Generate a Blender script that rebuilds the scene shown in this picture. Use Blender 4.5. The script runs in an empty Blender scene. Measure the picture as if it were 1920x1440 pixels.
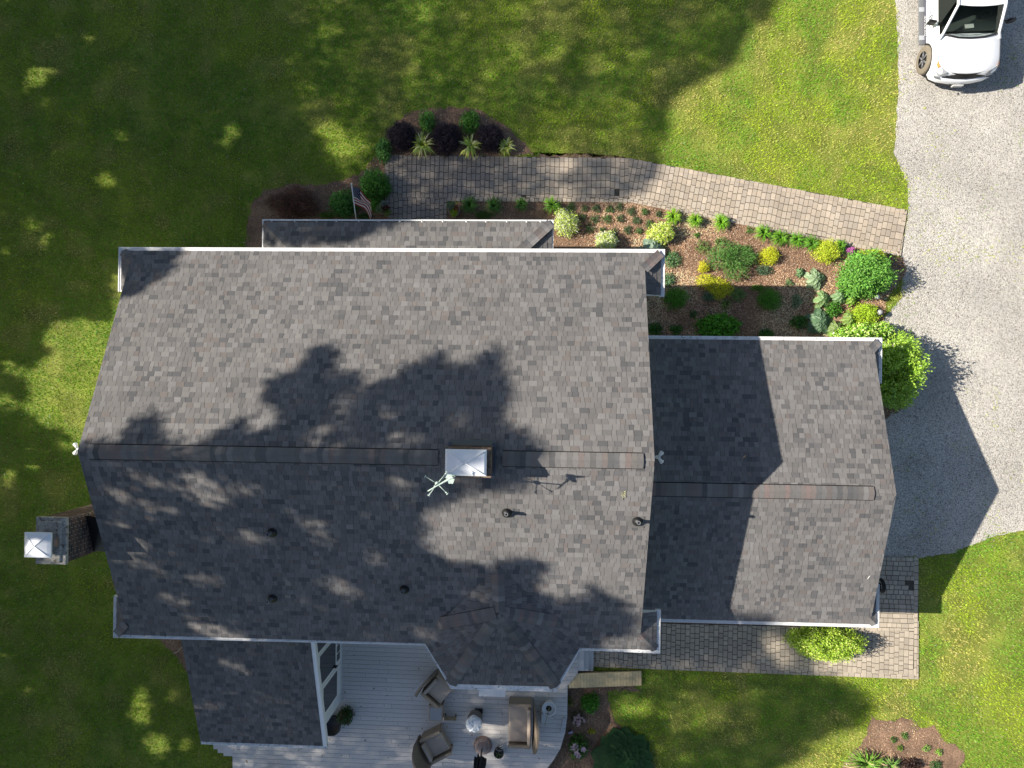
import bpy, math, random
import numpy as np
from mathutils import Vector
random.seed(7); rng = np.random.default_rng(7)
S = bpy.context.scene
COL = S.collection

# ---------------------------------------------------------------- camera
H = 24.0; FPX = 1343.9
ra, rb, rc = .0033, .0453, .0125
ca, sa, cb, sb, cc, sc = math.cos(ra), math.sin(ra), math.cos(rb), math.sin(rb), math.cos(rc), math.sin(rc)
CAM = (np.array([[cc, -sc, 0], [sc, cc, 0], [0, 0, 1]]) @ np.array([[cb, 0, sb], [0, 1, 0], [-sb, 0, cb]])
       @ np.array([[1, 0, 0], [0, ca, -sa], [0, sa, ca]]))
cd = bpy.data.cameras.new("camera"); cam = bpy.data.objects.new("camera", cd); COL.objects.link(cam)
from mathutils import Matrix
m4 = Matrix([[*CAM[0], 0], [*CAM[1], 0], [*CAM[2], H], [0, 0, 0, 1]])
cam.matrix_world = m4
cd.sensor_width = 36; cd.lens = 36 * FPX / 1920; cd.clip_end = 1000; cd.clip_start = .1
S.camera = cam

# ---------------------------------------------------------------- light
SX, SY = 1.3425, -.0938                       # shadow offset per metre of height
sun_dir = Vector((-SX, -SY, 1)).normalized()
elev = math.asin(sun_dir.z)
W = bpy.data.worlds.new("World"); S.world = W; W.use_nodes = True
nt = W.node_tree; nt.nodes.clear()
wo = nt.nodes.new('ShaderNodeOutputWorld'); bg = nt.nodes.new('ShaderNodeBackground'); sky = nt.nodes.new('ShaderNodeTexSky')
sky.sky_type = 'NISHITA'; sky.sun_disc = False; sky.sun_elevation = elev
sky.sun_rotation = math.atan2(sun_dir.x, sun_dir.y)
bg.inputs[1].default_value = .070
nt.links.new(sky.outputs[0], bg.inputs[0]); nt.links.new(bg.outputs[0], wo.inputs[0])
sl = bpy.data.lights.new("sun", 'SUN'); sl.energy = 5.0; sl.angle = math.radians(.5); sl.color = (1, .93, .82)
so = bpy.data.objects.new("sun", sl); COL.objects.link(so); so.location = (-40, 3, 60)
so.rotation_euler = sun_dir.to_track_quat('Z', 'Y').to_euler()
S.view_settings.view_transform = 'Standard'; S.view_settings.look = 'None'
S.view_settings.exposure = .75; S.view_settings.gamma = 1
S.cycles.max_bounces = 6; S.cycles.diffuse_bounces = 3; S.cycles.transmission_bounces = 4

# ---------------------------------------------------------------- where a photo point lies in the place
def G(px, py, z=0.):
    d = CAM @ np.array([(px - 960) / FPX, -(py - 720) / FPX, -1.]); t = (z - H) / d[2]
    return np.array([d[0] * t, d[1] * t, z])
def GX(px, py, X):
    d = CAM @ np.array([(px - 960) / FPX, -(py - 720) / FPX, -1.]); t = X / d[0]
    return np.array([X, d[1] * t, H + d[2] * t])
def GPl(px, py, f):                             # f(x,y) -> z of a sloping surface
    z = f(0, -2) if callable(f) else f
    for _ in range(30):
        p = G(px, py, z); z = .5 * z + .5 * f(p[0], p[1])
    return G(px, py, z)
def poly(pts, z=0.): return [tuple(G(x, y, z)[:2]) for x, y in pts]

# ---------------------------------------------------------------- materials
MATS = {}
def mat(name, col=(.5, .5, .5), rough=.8, attr=False, noise=None, metal=0., spec=.5, trans=0., bump=None, spots=None, coat=0.):
    if name in MATS: return MATS[name]
    m = bpy.data.materials.new(name); m.use_nodes = True; n = m.node_tree; L = n.links
    b = n.nodes['Principled BSDF']; b.inputs['Roughness'].default_value = rough
    b.inputs['Metallic'].default_value = metal; b.inputs['Specular IOR Level'].default_value = spec
    b.inputs['Coat Weight'].default_value = coat
    tc = n.nodes.new('ShaderNodeTexCoord')
    if attr:
        a = n.nodes.new('ShaderNodeAttribute'); a.attribute_name = 'tone'; out = a.outputs['Color']
    else:
        r = n.nodes.new('ShaderNodeRGB'); r.outputs[0].default_value = (*col, 1); out = r.outputs[0]
    for (scale, lo, hi, det) in (noise or []):
        t = n.nodes.new('ShaderNodeTexNoise'); t.inputs['Scale'].default_value = scale; t.inputs['Detail'].default_value = det
        L.new(tc.outputs['Object'], t.inputs['Vector'])
        mr = n.nodes.new('ShaderNodeMapRange'); mr.inputs[1].default_value = .3; mr.inputs[2].default_value = .7
        mr.inputs[3].default_value = lo; mr.inputs[4].default_value = hi; L.new(t.outputs[0], mr.inputs[0])
        mx = n.nodes.new('ShaderNodeVectorMath'); mx.operation = 'SCALE'
        L.new(out, mx.inputs[0]); L.new(mr.outputs[0], mx.inputs['Scale']); out = mx.outputs[0]
    for (scale, thr, c2, wid) in (spots or []):      # worn or stained patches with an outline of their own
        t = n.nodes.new('ShaderNodeTexNoise'); t.inputs['Scale'].default_value = scale; t.inputs['Detail'].default_value = 5
        L.new(tc.outputs['Object'], t.inputs['Vector'])
        mr = n.nodes.new('ShaderNodeMapRange'); mr.inputs[1].default_value = thr; mr.inputs[2].default_value = thr + wid
        L.new(t.outputs[0], mr.inputs[0])
        mx = n.nodes.new('ShaderNodeMix'); mx.data_type = 'RGBA'; L.new(mr.outputs[0], mx.inputs[0]); L.new(out, mx.inputs[6])
        mx.inputs[7].default_value = (*c2, 1); out = mx.outputs[2]
    L.new(out, b.inputs['Base Color'])
    if bump:
        t = n.nodes.new('ShaderNodeTexNoise'); t.inputs['Scale'].default_value = bump[0]; t.inputs['Detail'].default_value = 4
        L.new(tc.outputs['Object'], t.inputs['Vector'])
        bn = n.nodes.new('ShaderNodeBump'); bn.inputs['Distance'].default_value = bump[1]; L.new(t.outputs[0], bn.inputs['Height']); L.new(bn.outputs[0], b.inputs['Normal'])
    if trans:
        tr = n.nodes.new('ShaderNodeBsdfTranslucent'); L.new(out, tr.inputs[0]); ms = n.nodes.new('ShaderNodeMixShader')
        ms.inputs[0].default_value = trans; L.new(b.outputs[0], ms.inputs[1]); L.new(tr.outputs[0], ms.inputs[2])
        L.new(ms.outputs[0], n.nodes['Material Output'].inputs[0])
    MATS[name] = m; return m
M_shingle = mat('asphalt_shingle', attr=True, rough=.92, spec=.3, noise=[(170, .80, 1.2, 3), (.55, .93, 1.07, 3), (5, .95, 1.05, 2)])
M_white = mat('white_metal', (.78, .78, .77), .45, noise=[(9, .93, 1.03, 4)])
M_dirtywhite = mat('weathered_white_metal', (.88, .88, .86), .5, noise=[(6, .85, 1.05, 5)], spots=[(14, .60, (.33, .33, .28), .08)])
M_trough = mat('gutter_inside', (.20, .20, .18), .9, noise=[(30, .6, 1.4, 5)], spots=[(18, .52, (.10, .09, .06), .1)])
M_siding = mat('white_siding', (.70, .72, .72), .6, noise=[(3, .95, 1.04, 3)])
M_trim = mat('white_trim', (.80, .80, .80), .5)
M_glass = mat('dark_glass', (.02, .022, .025), .08, spec=.6)
M_brick = mat('brick', attr=True, rough=.9, noise=[(35, .7, 1.25, 4)])
M_mortar = mat('chimney_crown', (.36, .35, .32), .9, noise=[(7, .6, 1.25, 6)], spots=[(11, .58, (.13, .11, .09), .03), (5, .66, (.22, .14, .08), .05)])
M_cap = mat('cap_metal', (.86, .87, .90), .35, metal=.0, noise=[(4, .96, 1.02, 3)])
M_lead = mat('dark_flashing', (.07, .08, .10), .5)
M_leaf = mat('leaf', attr=True, rough=.5, trans=.3, spec=.35)
M_gloss = mat('glossy_leaf', attr=True, rough=.28, trans=.22, spec=.6)
M_grass = mat('grass_blade', attr=True, rough=.6, trans=.35, spec=.25)
M_bark = mat('bark', (.10, .075, .05), .9, noise=[(12, .7, 1.3, 4)])
M_mulchbase = mat('mulch_soil', (.24, .15, .095), .95, noise=[(25, .5, 1.5, 6), (2, .75, 1.2, 3)], bump=(60, .02))
M_chip = mat('mulch_chip', attr=True, rough=.9)
M_stone = mat('gravel_stone', attr=True, rough=.9)
M_paver = mat('paver', attr=True, rough=.9, noise=[(60, .85, 1.15, 4), (1.1, .90, 1.10, 4)])
M_joint = mat('paver_joint', (.075, .065, .05), .95, noise=[(20, .6, 1.4, 4)])
M_board = mat('painted_board', attr=True, rough=.7, noise=[(18, .93, 1.07, 4)], spots=[(7, .68, (.22, .17, .12), .03)])
M_pine = mat('raw_pine', attr=True, rough=.7, noise=[(10, .9, 1.1, 4)])
M_wicker = mat('wicker', (.40, .31, .22), .75, noise=[(60, .75, 1.2, 3)], bump=(140, .01))
M_wickerd = mat('dark_wicker', (.22, .175, .13), .75, noise=[(60, .7, 1.2, 3)])
M_cushion = mat('cushion', (.50, .41, .33), .9, noise=[(90, .85, 1.12, 3), (5, .95, 1.05, 2)])
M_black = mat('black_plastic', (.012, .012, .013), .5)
M_navy = mat('umbrella_cloth', (.008, .012, .022), .85, noise=[(20, .7, 1.3, 3)])
M_paint = mat('car_paint', (.86, .87, .88), .25, spec=.6, coat=.6)
M_tyre = mat('dusty_rubber', (.20, .17, .13), .95, noise=[(25, .8, 1.15, 3)])
M_tred = mat('rubber', (.03, .03, .03), .9)
M_grey = mat('grey_plastic', (.15, .155, .165), .6)
M_lgrey = mat('step_metal', (.38, .40, .42), .5)
M_verd = mat('verdigris', (.46, .56, .50), .55, noise=[(30, .75, 1.2, 3)])
M_pot = mat('terracotta', (.30, .20, .16), .8)

# ---------------------------------------------------------------- mesh helpers
def link(name, me, parent=None):
    o = bpy.data.objects.new(name, me); COL.objects.link(o)
    if parent is not None: o.parent = parent
    return o
def arrmesh(name, verts, faces, tones=None, material=None, parent=None, smooth=False):
    """verts (N,3), faces (M,k) int arrays, tones (M,3)"""
    me = bpy.data.meshes.new(name); V = np.asarray(verts, np.float32); F = np.asarray(faces, np.int32); M, k = F.shape
    me.vertices.add(len(V)); me.vertices.foreach_set('co', V.ravel())
    me.loops.add(M * k); me.loops.foreach_set('vertex_index', F.ravel())
    me.polygons.add(M); me.polygons.foreach_set('loop_start', np.arange(0, M * k, k, dtype=np.int32))
    me.update(calc_edges=True)
    if tones is not None:
        a = me.attributes.new('tone', 'FLOAT_VECTOR', 'FACE'); a.data.foreach_set('vector', np.asarray(tones, np.float32).ravel())
    if smooth: me.polygons.foreach_set('use_smooth', np.ones(M, bool))
    if material: me.materials.append(material)
    return link(name, me, parent)
class MB:
    def __init__(s): s.v = []; s.f = []; s.t = []; s.sm = []
    def add(s, vs, fs, tone=(.5, .5, .5), smooth=False):
        b = len(s.v); s.v += [tuple(map(float, p)) for p in vs]
        for f in fs: s.f.append([b + i for i in f]); s.t.append(tone); s.sm.append(smooth)
        return s
    def box(s, c, d, rz=0., tone=(.5, .5, .5), taper=1.):
        cx, cy, cz = c; x, y, z = d[0] / 2, d[1] / 2, d[2] / 2; q = []
        for k in (-1, 1):
            tp = taper if k > 0 else 1
            for sx, sy in ((-1, -1), (1, -1), (1, 1), (-1, 1)):
                a, b = sx * x * tp, sy * y * tp
                q.append((cx + a * math.cos(rz) - b * math.sin(rz), cy + a * math.sin(rz) + b * math.cos(rz), cz + k * z))
        return s.add(q, [(3, 2, 1, 0), (4, 5, 6, 7), (0, 1, 5, 4), (1, 2, 6, 5), (2, 3, 7, 6), (3, 0, 4, 7)], tone)
    def prism(s, pts, z0, z1, tone=(.5, .5, .5)):
        n = len(pts); f0 = z0 if callable(z0) else (lambda x, y: z0); f1 = z1 if callable(z1) else (lambda x, y: z1)
        q = [(x, y, f0(x, y)) for x, y in pts] + [(x, y, f1(x, y)) for x, y in pts]
        return s.add(q, [tuple(range(n - 1, -1, -1)), tuple(range(n, 2 * n))] + [(i, (i + 1) % n, n + (i + 1) % n, n + i) for i in range(n)], tone)
    def tube(s, pts, r, n=8, tone=(.5, .5, .5)):
        pts = [Vector(p) for p in pts]; rs = r if isinstance(r, (list, tuple)) else [r] * len(pts); q = []
        for i, p in enumerate(pts):
            d = (pts[min(i + 1, len(pts) - 1)] - pts[max(i - 1, 0)]).normalized()
            u = d.cross(Vector((0, 0, 1))) if abs(d.z) < .9 else d.cross(Vector((1, 0, 0))); u.normalize(); w = d.cross(u)
            for k in range(n):
                a = 2 * math.pi * k / n; q.append(p + (u * math.cos(a) + w * math.sin(a)) * rs[i])
        f = []
        for i in range(len(pts) - 1):
            for k in range(n): k2 = (k + 1) % n; f.append((i * n + k, i * n + k2, (i + 1) * n + k2, (i + 1) * n + k))
        f.append(tuple(range(n - 1, -1, -1))); f.append(tuple((len(pts) - 1) * n + k for k in range(n)))
        return s.add(q, f, tone, True)
    def lathe(s, c, prof, n=20, tone=(.5, .5, .5), smooth=True, sy=1.):
        q = []
        for r, z in prof:
            for k in range(n):
                a = 2 * math.pi * k / n; q.append((c[0] + r * math.cos(a), c[1] + sy * r * math.sin(a), c[2] + z))
        f = []
        for i in range(len(prof) - 1):
            for k in range(n): k2 = (k + 1) % n; f.append((i * n + k, i * n + k2, (i + 1) * n + k2, (i + 1) * n + k))
        f.append(tuple(range(n - 1, -1, -1))); f.append(tuple((len(prof) - 1) * n + k for k in range(n)))
        return s.add(q, f, tone, smooth)
    def build(s, name, material, parent=None, bevel=0.):
        me = bpy.data.meshes.new(name); me.from_pydata(s.v, [], s.f)
        a = me.attributes.new('tone', 'FLOAT_VECTOR', 'FACE'); a.data.foreach_set('vector', np.array(s.t, np.float32).ravel())
        me.polygons.foreach_set('use_smooth', s.sm); me.materials.append(material); me.update()
        o = link(name, me, parent)
        if bevel:
            md = o.modifiers.new('bevel', 'BEVEL'); md.width = bevel; md.segments = 2; md.limit_method = 'ANGLE'
        return o
def tag(o, label=None, cat=None, group=None, kind=None):
    for k, v in (('label', label), ('category', cat), ('group', group), ('kind', kind)):
        if v: o[k] = v
    return o
def empty(name, loc=(0, 0, 0), rz=0, label=None, cat=None, group=None):
    o = bpy.data.objects.new(name, None); COL.objects.link(o); o.location = tuple(map(float, loc)); o.rotation_euler[2] = rz
    o.empty_display_size = .2
    return tag(o, label, cat, group)
def inpoly(x, y, P):
    r = np.zeros(x.shape, bool); n = len(P)
    for i in range(n):
        x1, y1 = P[i]; x2, y2 = P[(i + 1) % n]
        if y1 == y2: continue
        c = ((y1 > y) != (y2 > y)) & (x < (x2 - x1) * (y - y1) / (y2 - y1) + x1); r ^= c
    return r
def vnoise(x, y, sc, seed=0, octv=3):
    r = np.zeros(x.shape); amp = 1; tot = 0; g = np.random.default_rng(seed)
    for o in range(octv):
        T = g.random((64, 64)); xx = x * sc + 100 + o * 17; yy = y * sc + 100 + o * 31; xi = np.floor(xx).astype(int); yi = np.floor(yy).astype(int)
        fx = xx - xi; fy = yy - yi; fx = fx * fx * (3 - 2 * fx); fy = fy * fy * (3 - 2 * fy)
        a = T[xi % 64, yi % 64]; b = T[(xi + 1) % 64, yi % 64]; c = T[xi % 64, (yi + 1) % 64]; d = T[(xi + 1) % 64, (yi + 1) % 64]
        r += amp * ((a * (1 - fx) + b * fx) * (1 - fy) + (c * (1 - fx) + d * fx) * fy); tot += amp; amp *= .5; sc *= 2.1
    return r / tot
def clip(P, Q):
    """clip 2-D polygon P by convex ccw polygon Q"""
    out = P
    for i in range(len(Q)):
        ax, ay = Q[i]; bx, by = Q[(i + 1) % len(Q)]; inp = out; out = []
        if not inp: return []
        side = lambda p: (bx - ax) * (p[1] - ay) - (by - ay) * (p[0] - ax)
        for j in range(len(inp)):
            p, q = inp[j], inp[(j + 1) % len(inp)]; sp, sq = side(p), side(q)
            if sp >= 0: out.append(p)
            if (sp >= 0) != (sq >= 0):
                t = sp / (sp - sq); out.append((p[0] + t * (q[0] - p[0]), p[1] + t * (q[1] - p[1])))
    return out
def area2(P): return sum(P[i][0] * P[(i + 1) % len(P)][1] - P[(i + 1) % len(P)][0] * P[i][1] for i in range(len(P)))
def ccw(P): return P if area2(P) > 0 else P[::-1]

# ================================================================ THE SETTING
lawn = MB(); lawn.add([(-150, -150, 0), (150, -150, 0), (150, 150, 0), (-150, 150, 0)], [(0, 1, 2, 3)])
tag(lawn.build('ground', mat('lawn_soil', (.18, .215, .028), .95, noise=[(1.2, .7, 1.3, 5), (40, .5, 1.5, 4)])), kind='structure')

PX_DRIVE = [(1690, -300), (1678, -60), (1678, 0), (1684, 100), (1684, 180), (1676, 290), (1700, 340), (1703, 394), (1690, 480), (1690, 560), (1655, 600), (1640, 640), (1590, 640),
            (1590, 1046), (1720, 1046), (1790, 1036), (1850, 1010), (1925, 992), (2600, 900), (2600, -300)]
DRIVE = poly(PX_DRIVE)
PX_PATH = [(722, 291), (1180, 297), (1700, 394), (1688, 481), (1182, 380), (838, 378), (838, 470), (735, 470)]
PATH = poly(PX_PATH)
PATIO = poly([(1590, 1043), (1721, 1045), (1721, 1273), (1100, 1249), (1100, 1165), (1590, 1175)])
BEDS = {'top': [(720, 293), (722, 270), (731, 245), (745, 225), (770, 210), (800, 202), (850, 199), (900, 207), (940, 228), (965, 252), (990, 280), (1012, 298), (1180, 300), (1180, 294), (1100, 290)],
        'left': [(724, 289), (700, 298), (672, 322), (630, 337), (590, 347), (545, 345), (495, 352), (474, 380), (462, 470), (745, 480), (733, 400)],
        'main': [(836, 410), (836, 398), (860, 376), (1180, 379), (1240, 388), (1400, 420), (1560, 455), (1692, 484), (1700, 510), (1662, 560), (1655, 610), (1640, 640), (1690, 670), (1700, 760), (1650, 790), (1610, 680), (1200, 680), (1180, 500), (836, 490)],
        'deck': [(1050, 1250), (1108, 1250), (1112, 1262), (1200, 1296), (1135, 1300), (1150, 1340), (1180, 1378), (1215, 1415), (1228, 1450), (1215, 1500), (990, 1500)],
        'corner': [(1545, 1460), (1585, 1408), (1640, 1362), (1700, 1349), (1755, 1362), (1797, 1395), (1814, 1440), (1790, 1500), (1560, 1500)],
        'strip': [(1230, 1150), (1600, 1150), (1645, 1178), (1645, 1192), (1485, 1186), (1230, 1176)],
        'porch': [(230, 1180), (300, 1200), (330, 1230), (352, 1262), (380, 1230), (380, 1150)]}
BEDW = {k: poly(v) for k, v in BEDS.items()}
def wavy(P, amp):                                   # beds have an uneven hand cut edge
    out = []
    for i in range(len(P)):
        a, b = np.array(P[i]), np.array(P[(i + 1) % len(P)]); n = max(1, int(np.linalg.norm(b - a) / .2))
        for k in range(n):
            q = a + (b - a) * k / n; X_, Y_ = np.array([q[0]]), np.array([q[1]])
            out.append((q[0] + (vnoise(X_, Y_, 1.1, 91, 4)[0] - .5) * amp, q[1] + (vnoise(X_, Y_, 1.1, 92, 4)[0] - .5) * amp))
    return out
BEDW['corner'] = wavy(BEDW['corner'], 1.3); BEDW['deck'] = wavy(BEDW['deck'], .5); BEDW['left'] = wavy(BEDW['left'], .4); BEDW['top'] = wavy(BEDW['top'], .25)

def sheet(name, P, z, material, **kw):
    b = MB(); b.add([(x, y, z) for x, y in P], [tuple(range(len(P)))]); o = b.build(name, material); return tag(o, **kw)
# gravel drive: ragged edge towards the grass
def ragged(P, step=.25, amp=.12, seed=1):
    g = random.Random(seed); out = []
    for i in range(len(P)):
        a, b = np.array(P[i]), np.array(P[(i + 1) % len(P)]); L = np.linalg.norm(b - a); n = max(1, int(L / step))
        nrm = np.array([-(b - a)[1], (b - a)[0]]) / max(L, 1e-6)
        for k in range(n):
            q = a + (b - a) * k / n + nrm * g.uniform(-amp, amp); out.append(tuple(q))
    return out
m = bpy.data.materials.new('gravel'); m.use_nodes = True; n = m.node_tree; L = n.links; b = n.nodes['Principled BSDF']; b.inputs['Roughness'].default_value = .95
tc = n.nodes.new('ShaderNodeTexCoord'); vo = n.nodes.new('ShaderNodeTexVoronoi'); vo.inputs['Scale'].default_value = 42; L.new(tc.outputs['Object'], vo.inputs['Vector'])
cr = n.nodes.new('ShaderNodeValToRGB'); e = cr.color_ramp.elements; e[0].position = 0; e[0].color = (.15, .135, .115, 1); e[1].position = 1; e[1].color = (.69, .64, .57, 1)
x_ = e.new(.3); x_.color = (.42, .40, .36, 1); x_ = e.new(.7); x_.color = (.52, .495, .45, 1)
sp = n.nodes.new('ShaderNodeSeparateColor'); L.new(vo.outputs['Color'], sp.inputs[0]); L.new(sp.outputs[0], cr.inputs[0])
no = n.nodes.new('ShaderNodeTexNoise'); no.inputs['Scale'].default_value = .5; no.inputs['Detail'].default_value = 8; L.new(tc.outputs['Object'], no.inputs['Vector'])
mr = n.nodes.new('ShaderNodeMapRange'); mr.inputs[1].default_value = .3; mr.inputs[2].default_value = .7; mr.inputs[3].default_value = .78; mr.inputs[4].default_value = 1.12; L.new(no.outputs[0], mr.inputs[0])
vm = n.nodes.new('ShaderNodeVectorMath'); vm.operation = 'SCALE'; L.new(cr.outputs[0], vm.inputs[0]); L.new(mr.outputs[0], vm.inputs['Scale'])
L.new(vm.outputs[0], b.inputs['Base Color'])
bn = n.nodes.new('ShaderNodeBump'); bn.inputs['Distance'].default_value = .012; bn.inputs['Strength'].default_value = .8; bn.invert = True; L.new(vo.outputs['Distance'], bn.inputs['Height']); L.new(bn.outputs[0], b.inputs['Normal'])
sheet('driveway', ragged(DRIVE, .12, .03), .006, m, kind='structure')
for k, P in BEDW.items(): sheet('garden_bed', ragged(P, .11, .05, 3), .010 + .001 * list(BEDW).index(k), M_mulchbase, kind='structure')
sheet('path', PATH, .030, M_joint, kind='structure')
sheet('patio', PATIO, .031, M_joint, kind='structure')

def pave(name, pieces, z, seed, sizes=(.155, .232), cols=None, dark=None, holes=()):
    g = random.Random(seed); b = MB()
    for P, ang, cw, order in pieces:
        P = ccw(P); ux, uy = math.cos(ang), math.sin(ang); ox, oy = P[0]
        loc = [((x - ox) * ux + (y - oy) * uy, -(x - ox) * uy + (y - oy) * ux) for x, y in P]
        Q = ccw(loc); us = [p[0] for p in Q]; vs = [p[1] for p in Q]; u = min(us); gap = .007
        while u < max(us):
            w = cw; v = min(vs) - g.random() * .1
            while v < max(vs):
                l = g.choice(sizes) if order else sizes[1]
                q = [(u + gap, v + gap), (u + w - gap, v + gap), (u + w - gap, v + l - gap), (u + gap, v + l - gap)]
                q = clip(q, Q)
                cx, cy = ox + (u + w / 2) * ux - (v + l / 2) * uy, oy + (u + w / 2) * uy + (v + l / 2) * ux
                v += l
                if len(q) < 3 or area2(q) < .006: continue
                if any(math.hypot(cx - hx, cy - hy) < hr for hx, hy, hr in holes): continue
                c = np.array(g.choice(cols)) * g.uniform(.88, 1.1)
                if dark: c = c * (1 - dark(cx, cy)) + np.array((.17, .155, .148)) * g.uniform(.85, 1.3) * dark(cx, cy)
                zz = z + g.uniform(-.002, .003); W3 = [(ox + p[0] * ux - p[1] * uy, oy + p[0] * uy + p[1] * ux) for p in q]
                nn = len(W3); cxx = sum(p[0] for p in W3) / nn; cyy = sum(p[1] for p in W3) / nn
                top = [((x - cxx) * .95 + cxx, (y - cyy) * .95 + cyy, zz) for x, y in W3]; bot = [(x, y, zz - .012) for x, y in W3]
                b.add(top + bot, [tuple(range(nn))] + [(i, nn + i, nn + (i + 1) % nn, (i + 1) % nn) for i in range(nn)], tuple(c))
            u += w
    return b
PV = [(.42, .35, .275), (.46, .385, .30), (.39, .33, .265), (.43, .355, .275), (.42, .36, .29), (.48, .40, .315)]
def strip_between(pa, pb, pc, pd): return [tuple(G(*p)[:2]) for p in (pa, pb, pc, pd)]
a0, a1 = G(722, 291), G(1180, 297); ang1 = math.atan2(a1[1] - a0[1], a1[0] - a0[0])
b0, b1 = G(1180, 297), G(1700, 394); ang2 = math.atan2(b1[1] - b0[1], b1[0] - b0[0])
xw = G(862, 378)[0]
def pshade(x, y): return float(np.clip((G(1000, 330)[0] - x) / 3.6, 0, .62))  # shade over the left end of the walk, mixed into the paver colours
holes = [(*G(774, 265 + 44)[:2], .09), (*G(984, 371)[:2], .08), (*G(1156, 363)[:2], .06)]
pieces = [(strip_between((722, 300), (1178, 305), (1180, 371), (722, 371)), ang1, .155, False),
          (strip_between((722, 371), (838, 371), (838, 470), (735, 470)), ang1, .155, True),
          (strip_between((722, 291), (1180, 297), (1178, 305), (722, 300)), ang1, .155, False),
          (strip_between((838, 370.5), (1180, 371), (1182, 380), (838, 378)), ang1, .155, False),
          (strip_between((1178, 305), (1691, 402), (1681, 472), (1180, 371)), ang2, .155, False),
          (strip_between((1180, 297), (1700, 394), (1691, 402), (1178, 305)), ang2, .155, False),
          (strip_between((1182, 380), (1180, 371), (1681, 472), (1688, 481)), ang2, .155, False),
          (strip_between((1700, 394), (1691, 402), (1681, 472), (1688, 481)), ang2, .155, True)]
o = pave('path', pieces, .045, 3, cols=PV, dark=pshade, holes=holes).build('path_pavers', M_paver); tag(o, kind='structure')
PV2 = [(.42, .36, .28), (.45, .385, .30), (.39, .335, .265), (.43, .365, .285)]
p0, p1 = G(1240, 1253), G(1720, 1272); ang3 = math.atan2(p1[1] - p0[1], p1[0] - p0[0])
pieces = [(strip_between((1100, 1165), (1640, 1178), (1640, 1262), (1100, 1241)), ang3, .155, True),
          (strip_between((1100, 1241), (1721, 1264), (1721, 1273), (1100, 1249)), ang3, .19, True),
          (strip_between((1590, 1043), (1713, 1045), (1713, 1182), (1590, 1182)), ang3 + math.pi / 2, .155, True),
          (strip_between((1640, 1182), (1713, 1182), (1713, 1264), (1640, 1262)), ang3, .155, True),
          (strip_between((1713, 1045), (1721, 1045), (1721, 1273), (1713, 1264)), ang3, .155, True)]
o = pave('patio', pieces, .046, 5, cols=PV2, holes=[(*G(1706, 1098)[:2], .17)]).build('patio_pavers', M_paver); tag(o, kind='structure')

# ================================================================ THE HOUSE
XL, XR, YF, YR, ZE, YRG, ZRG = -11.67, 2.68, 3.80, -7.27, 4.21, -1.78, 6.51
XLG, XRG = -12.116, 3.252
GX_, GXG, GYF, GYR, GZE, GYr, GZR = 9.71, 9.99, 1.57, -7.03, 2.27, -2.84, 3.77
GW = .13                                          # gutter width
eF, eR = YF - GW + .02, YR + GW - .02             # roof edges over the gutters
sl_m = (ZRG - ZE) / (eF - YRG); sl_mr = (ZRG - ZE) / (YRG - eR)
geF, geR = GYF - GW + .02, GYR + GW - .02
sl_g = (GZR - GZE) / (geF - GYr); sl_gr = (GZR - GZE) / (GYr - geR)
f_mf = lambda x, y: ZE + .03 + sl_m * (eF - y)
f_mr = lambda x, y: ZE + .03 + sl_mr * (y - eR)
f_gf = lambda x, y: GZE + .03 + sl_g * (geF - y)
f_gr = lambda x, y: GZE + .03 + sl_gr * (y - geR)
house = empty('house', (-4.5, -1.8, 0), 0, 'grey shingled house with white gutters, garage wing and two chimneys', 'house')
class HP:                                         # parts of the house are written in world metres
    pass
def hpart(b, name, material, parent=None, bevel=0.):
    o = b.build(name, material, None, bevel); attach(o, parent or house); return o
def attach(o, parent):
    o.parent = parent
    if parent.type == 'EMPTY': o.matrix_parent_inverse = Matrix.Translation(-Vector(parent.location))

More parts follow.
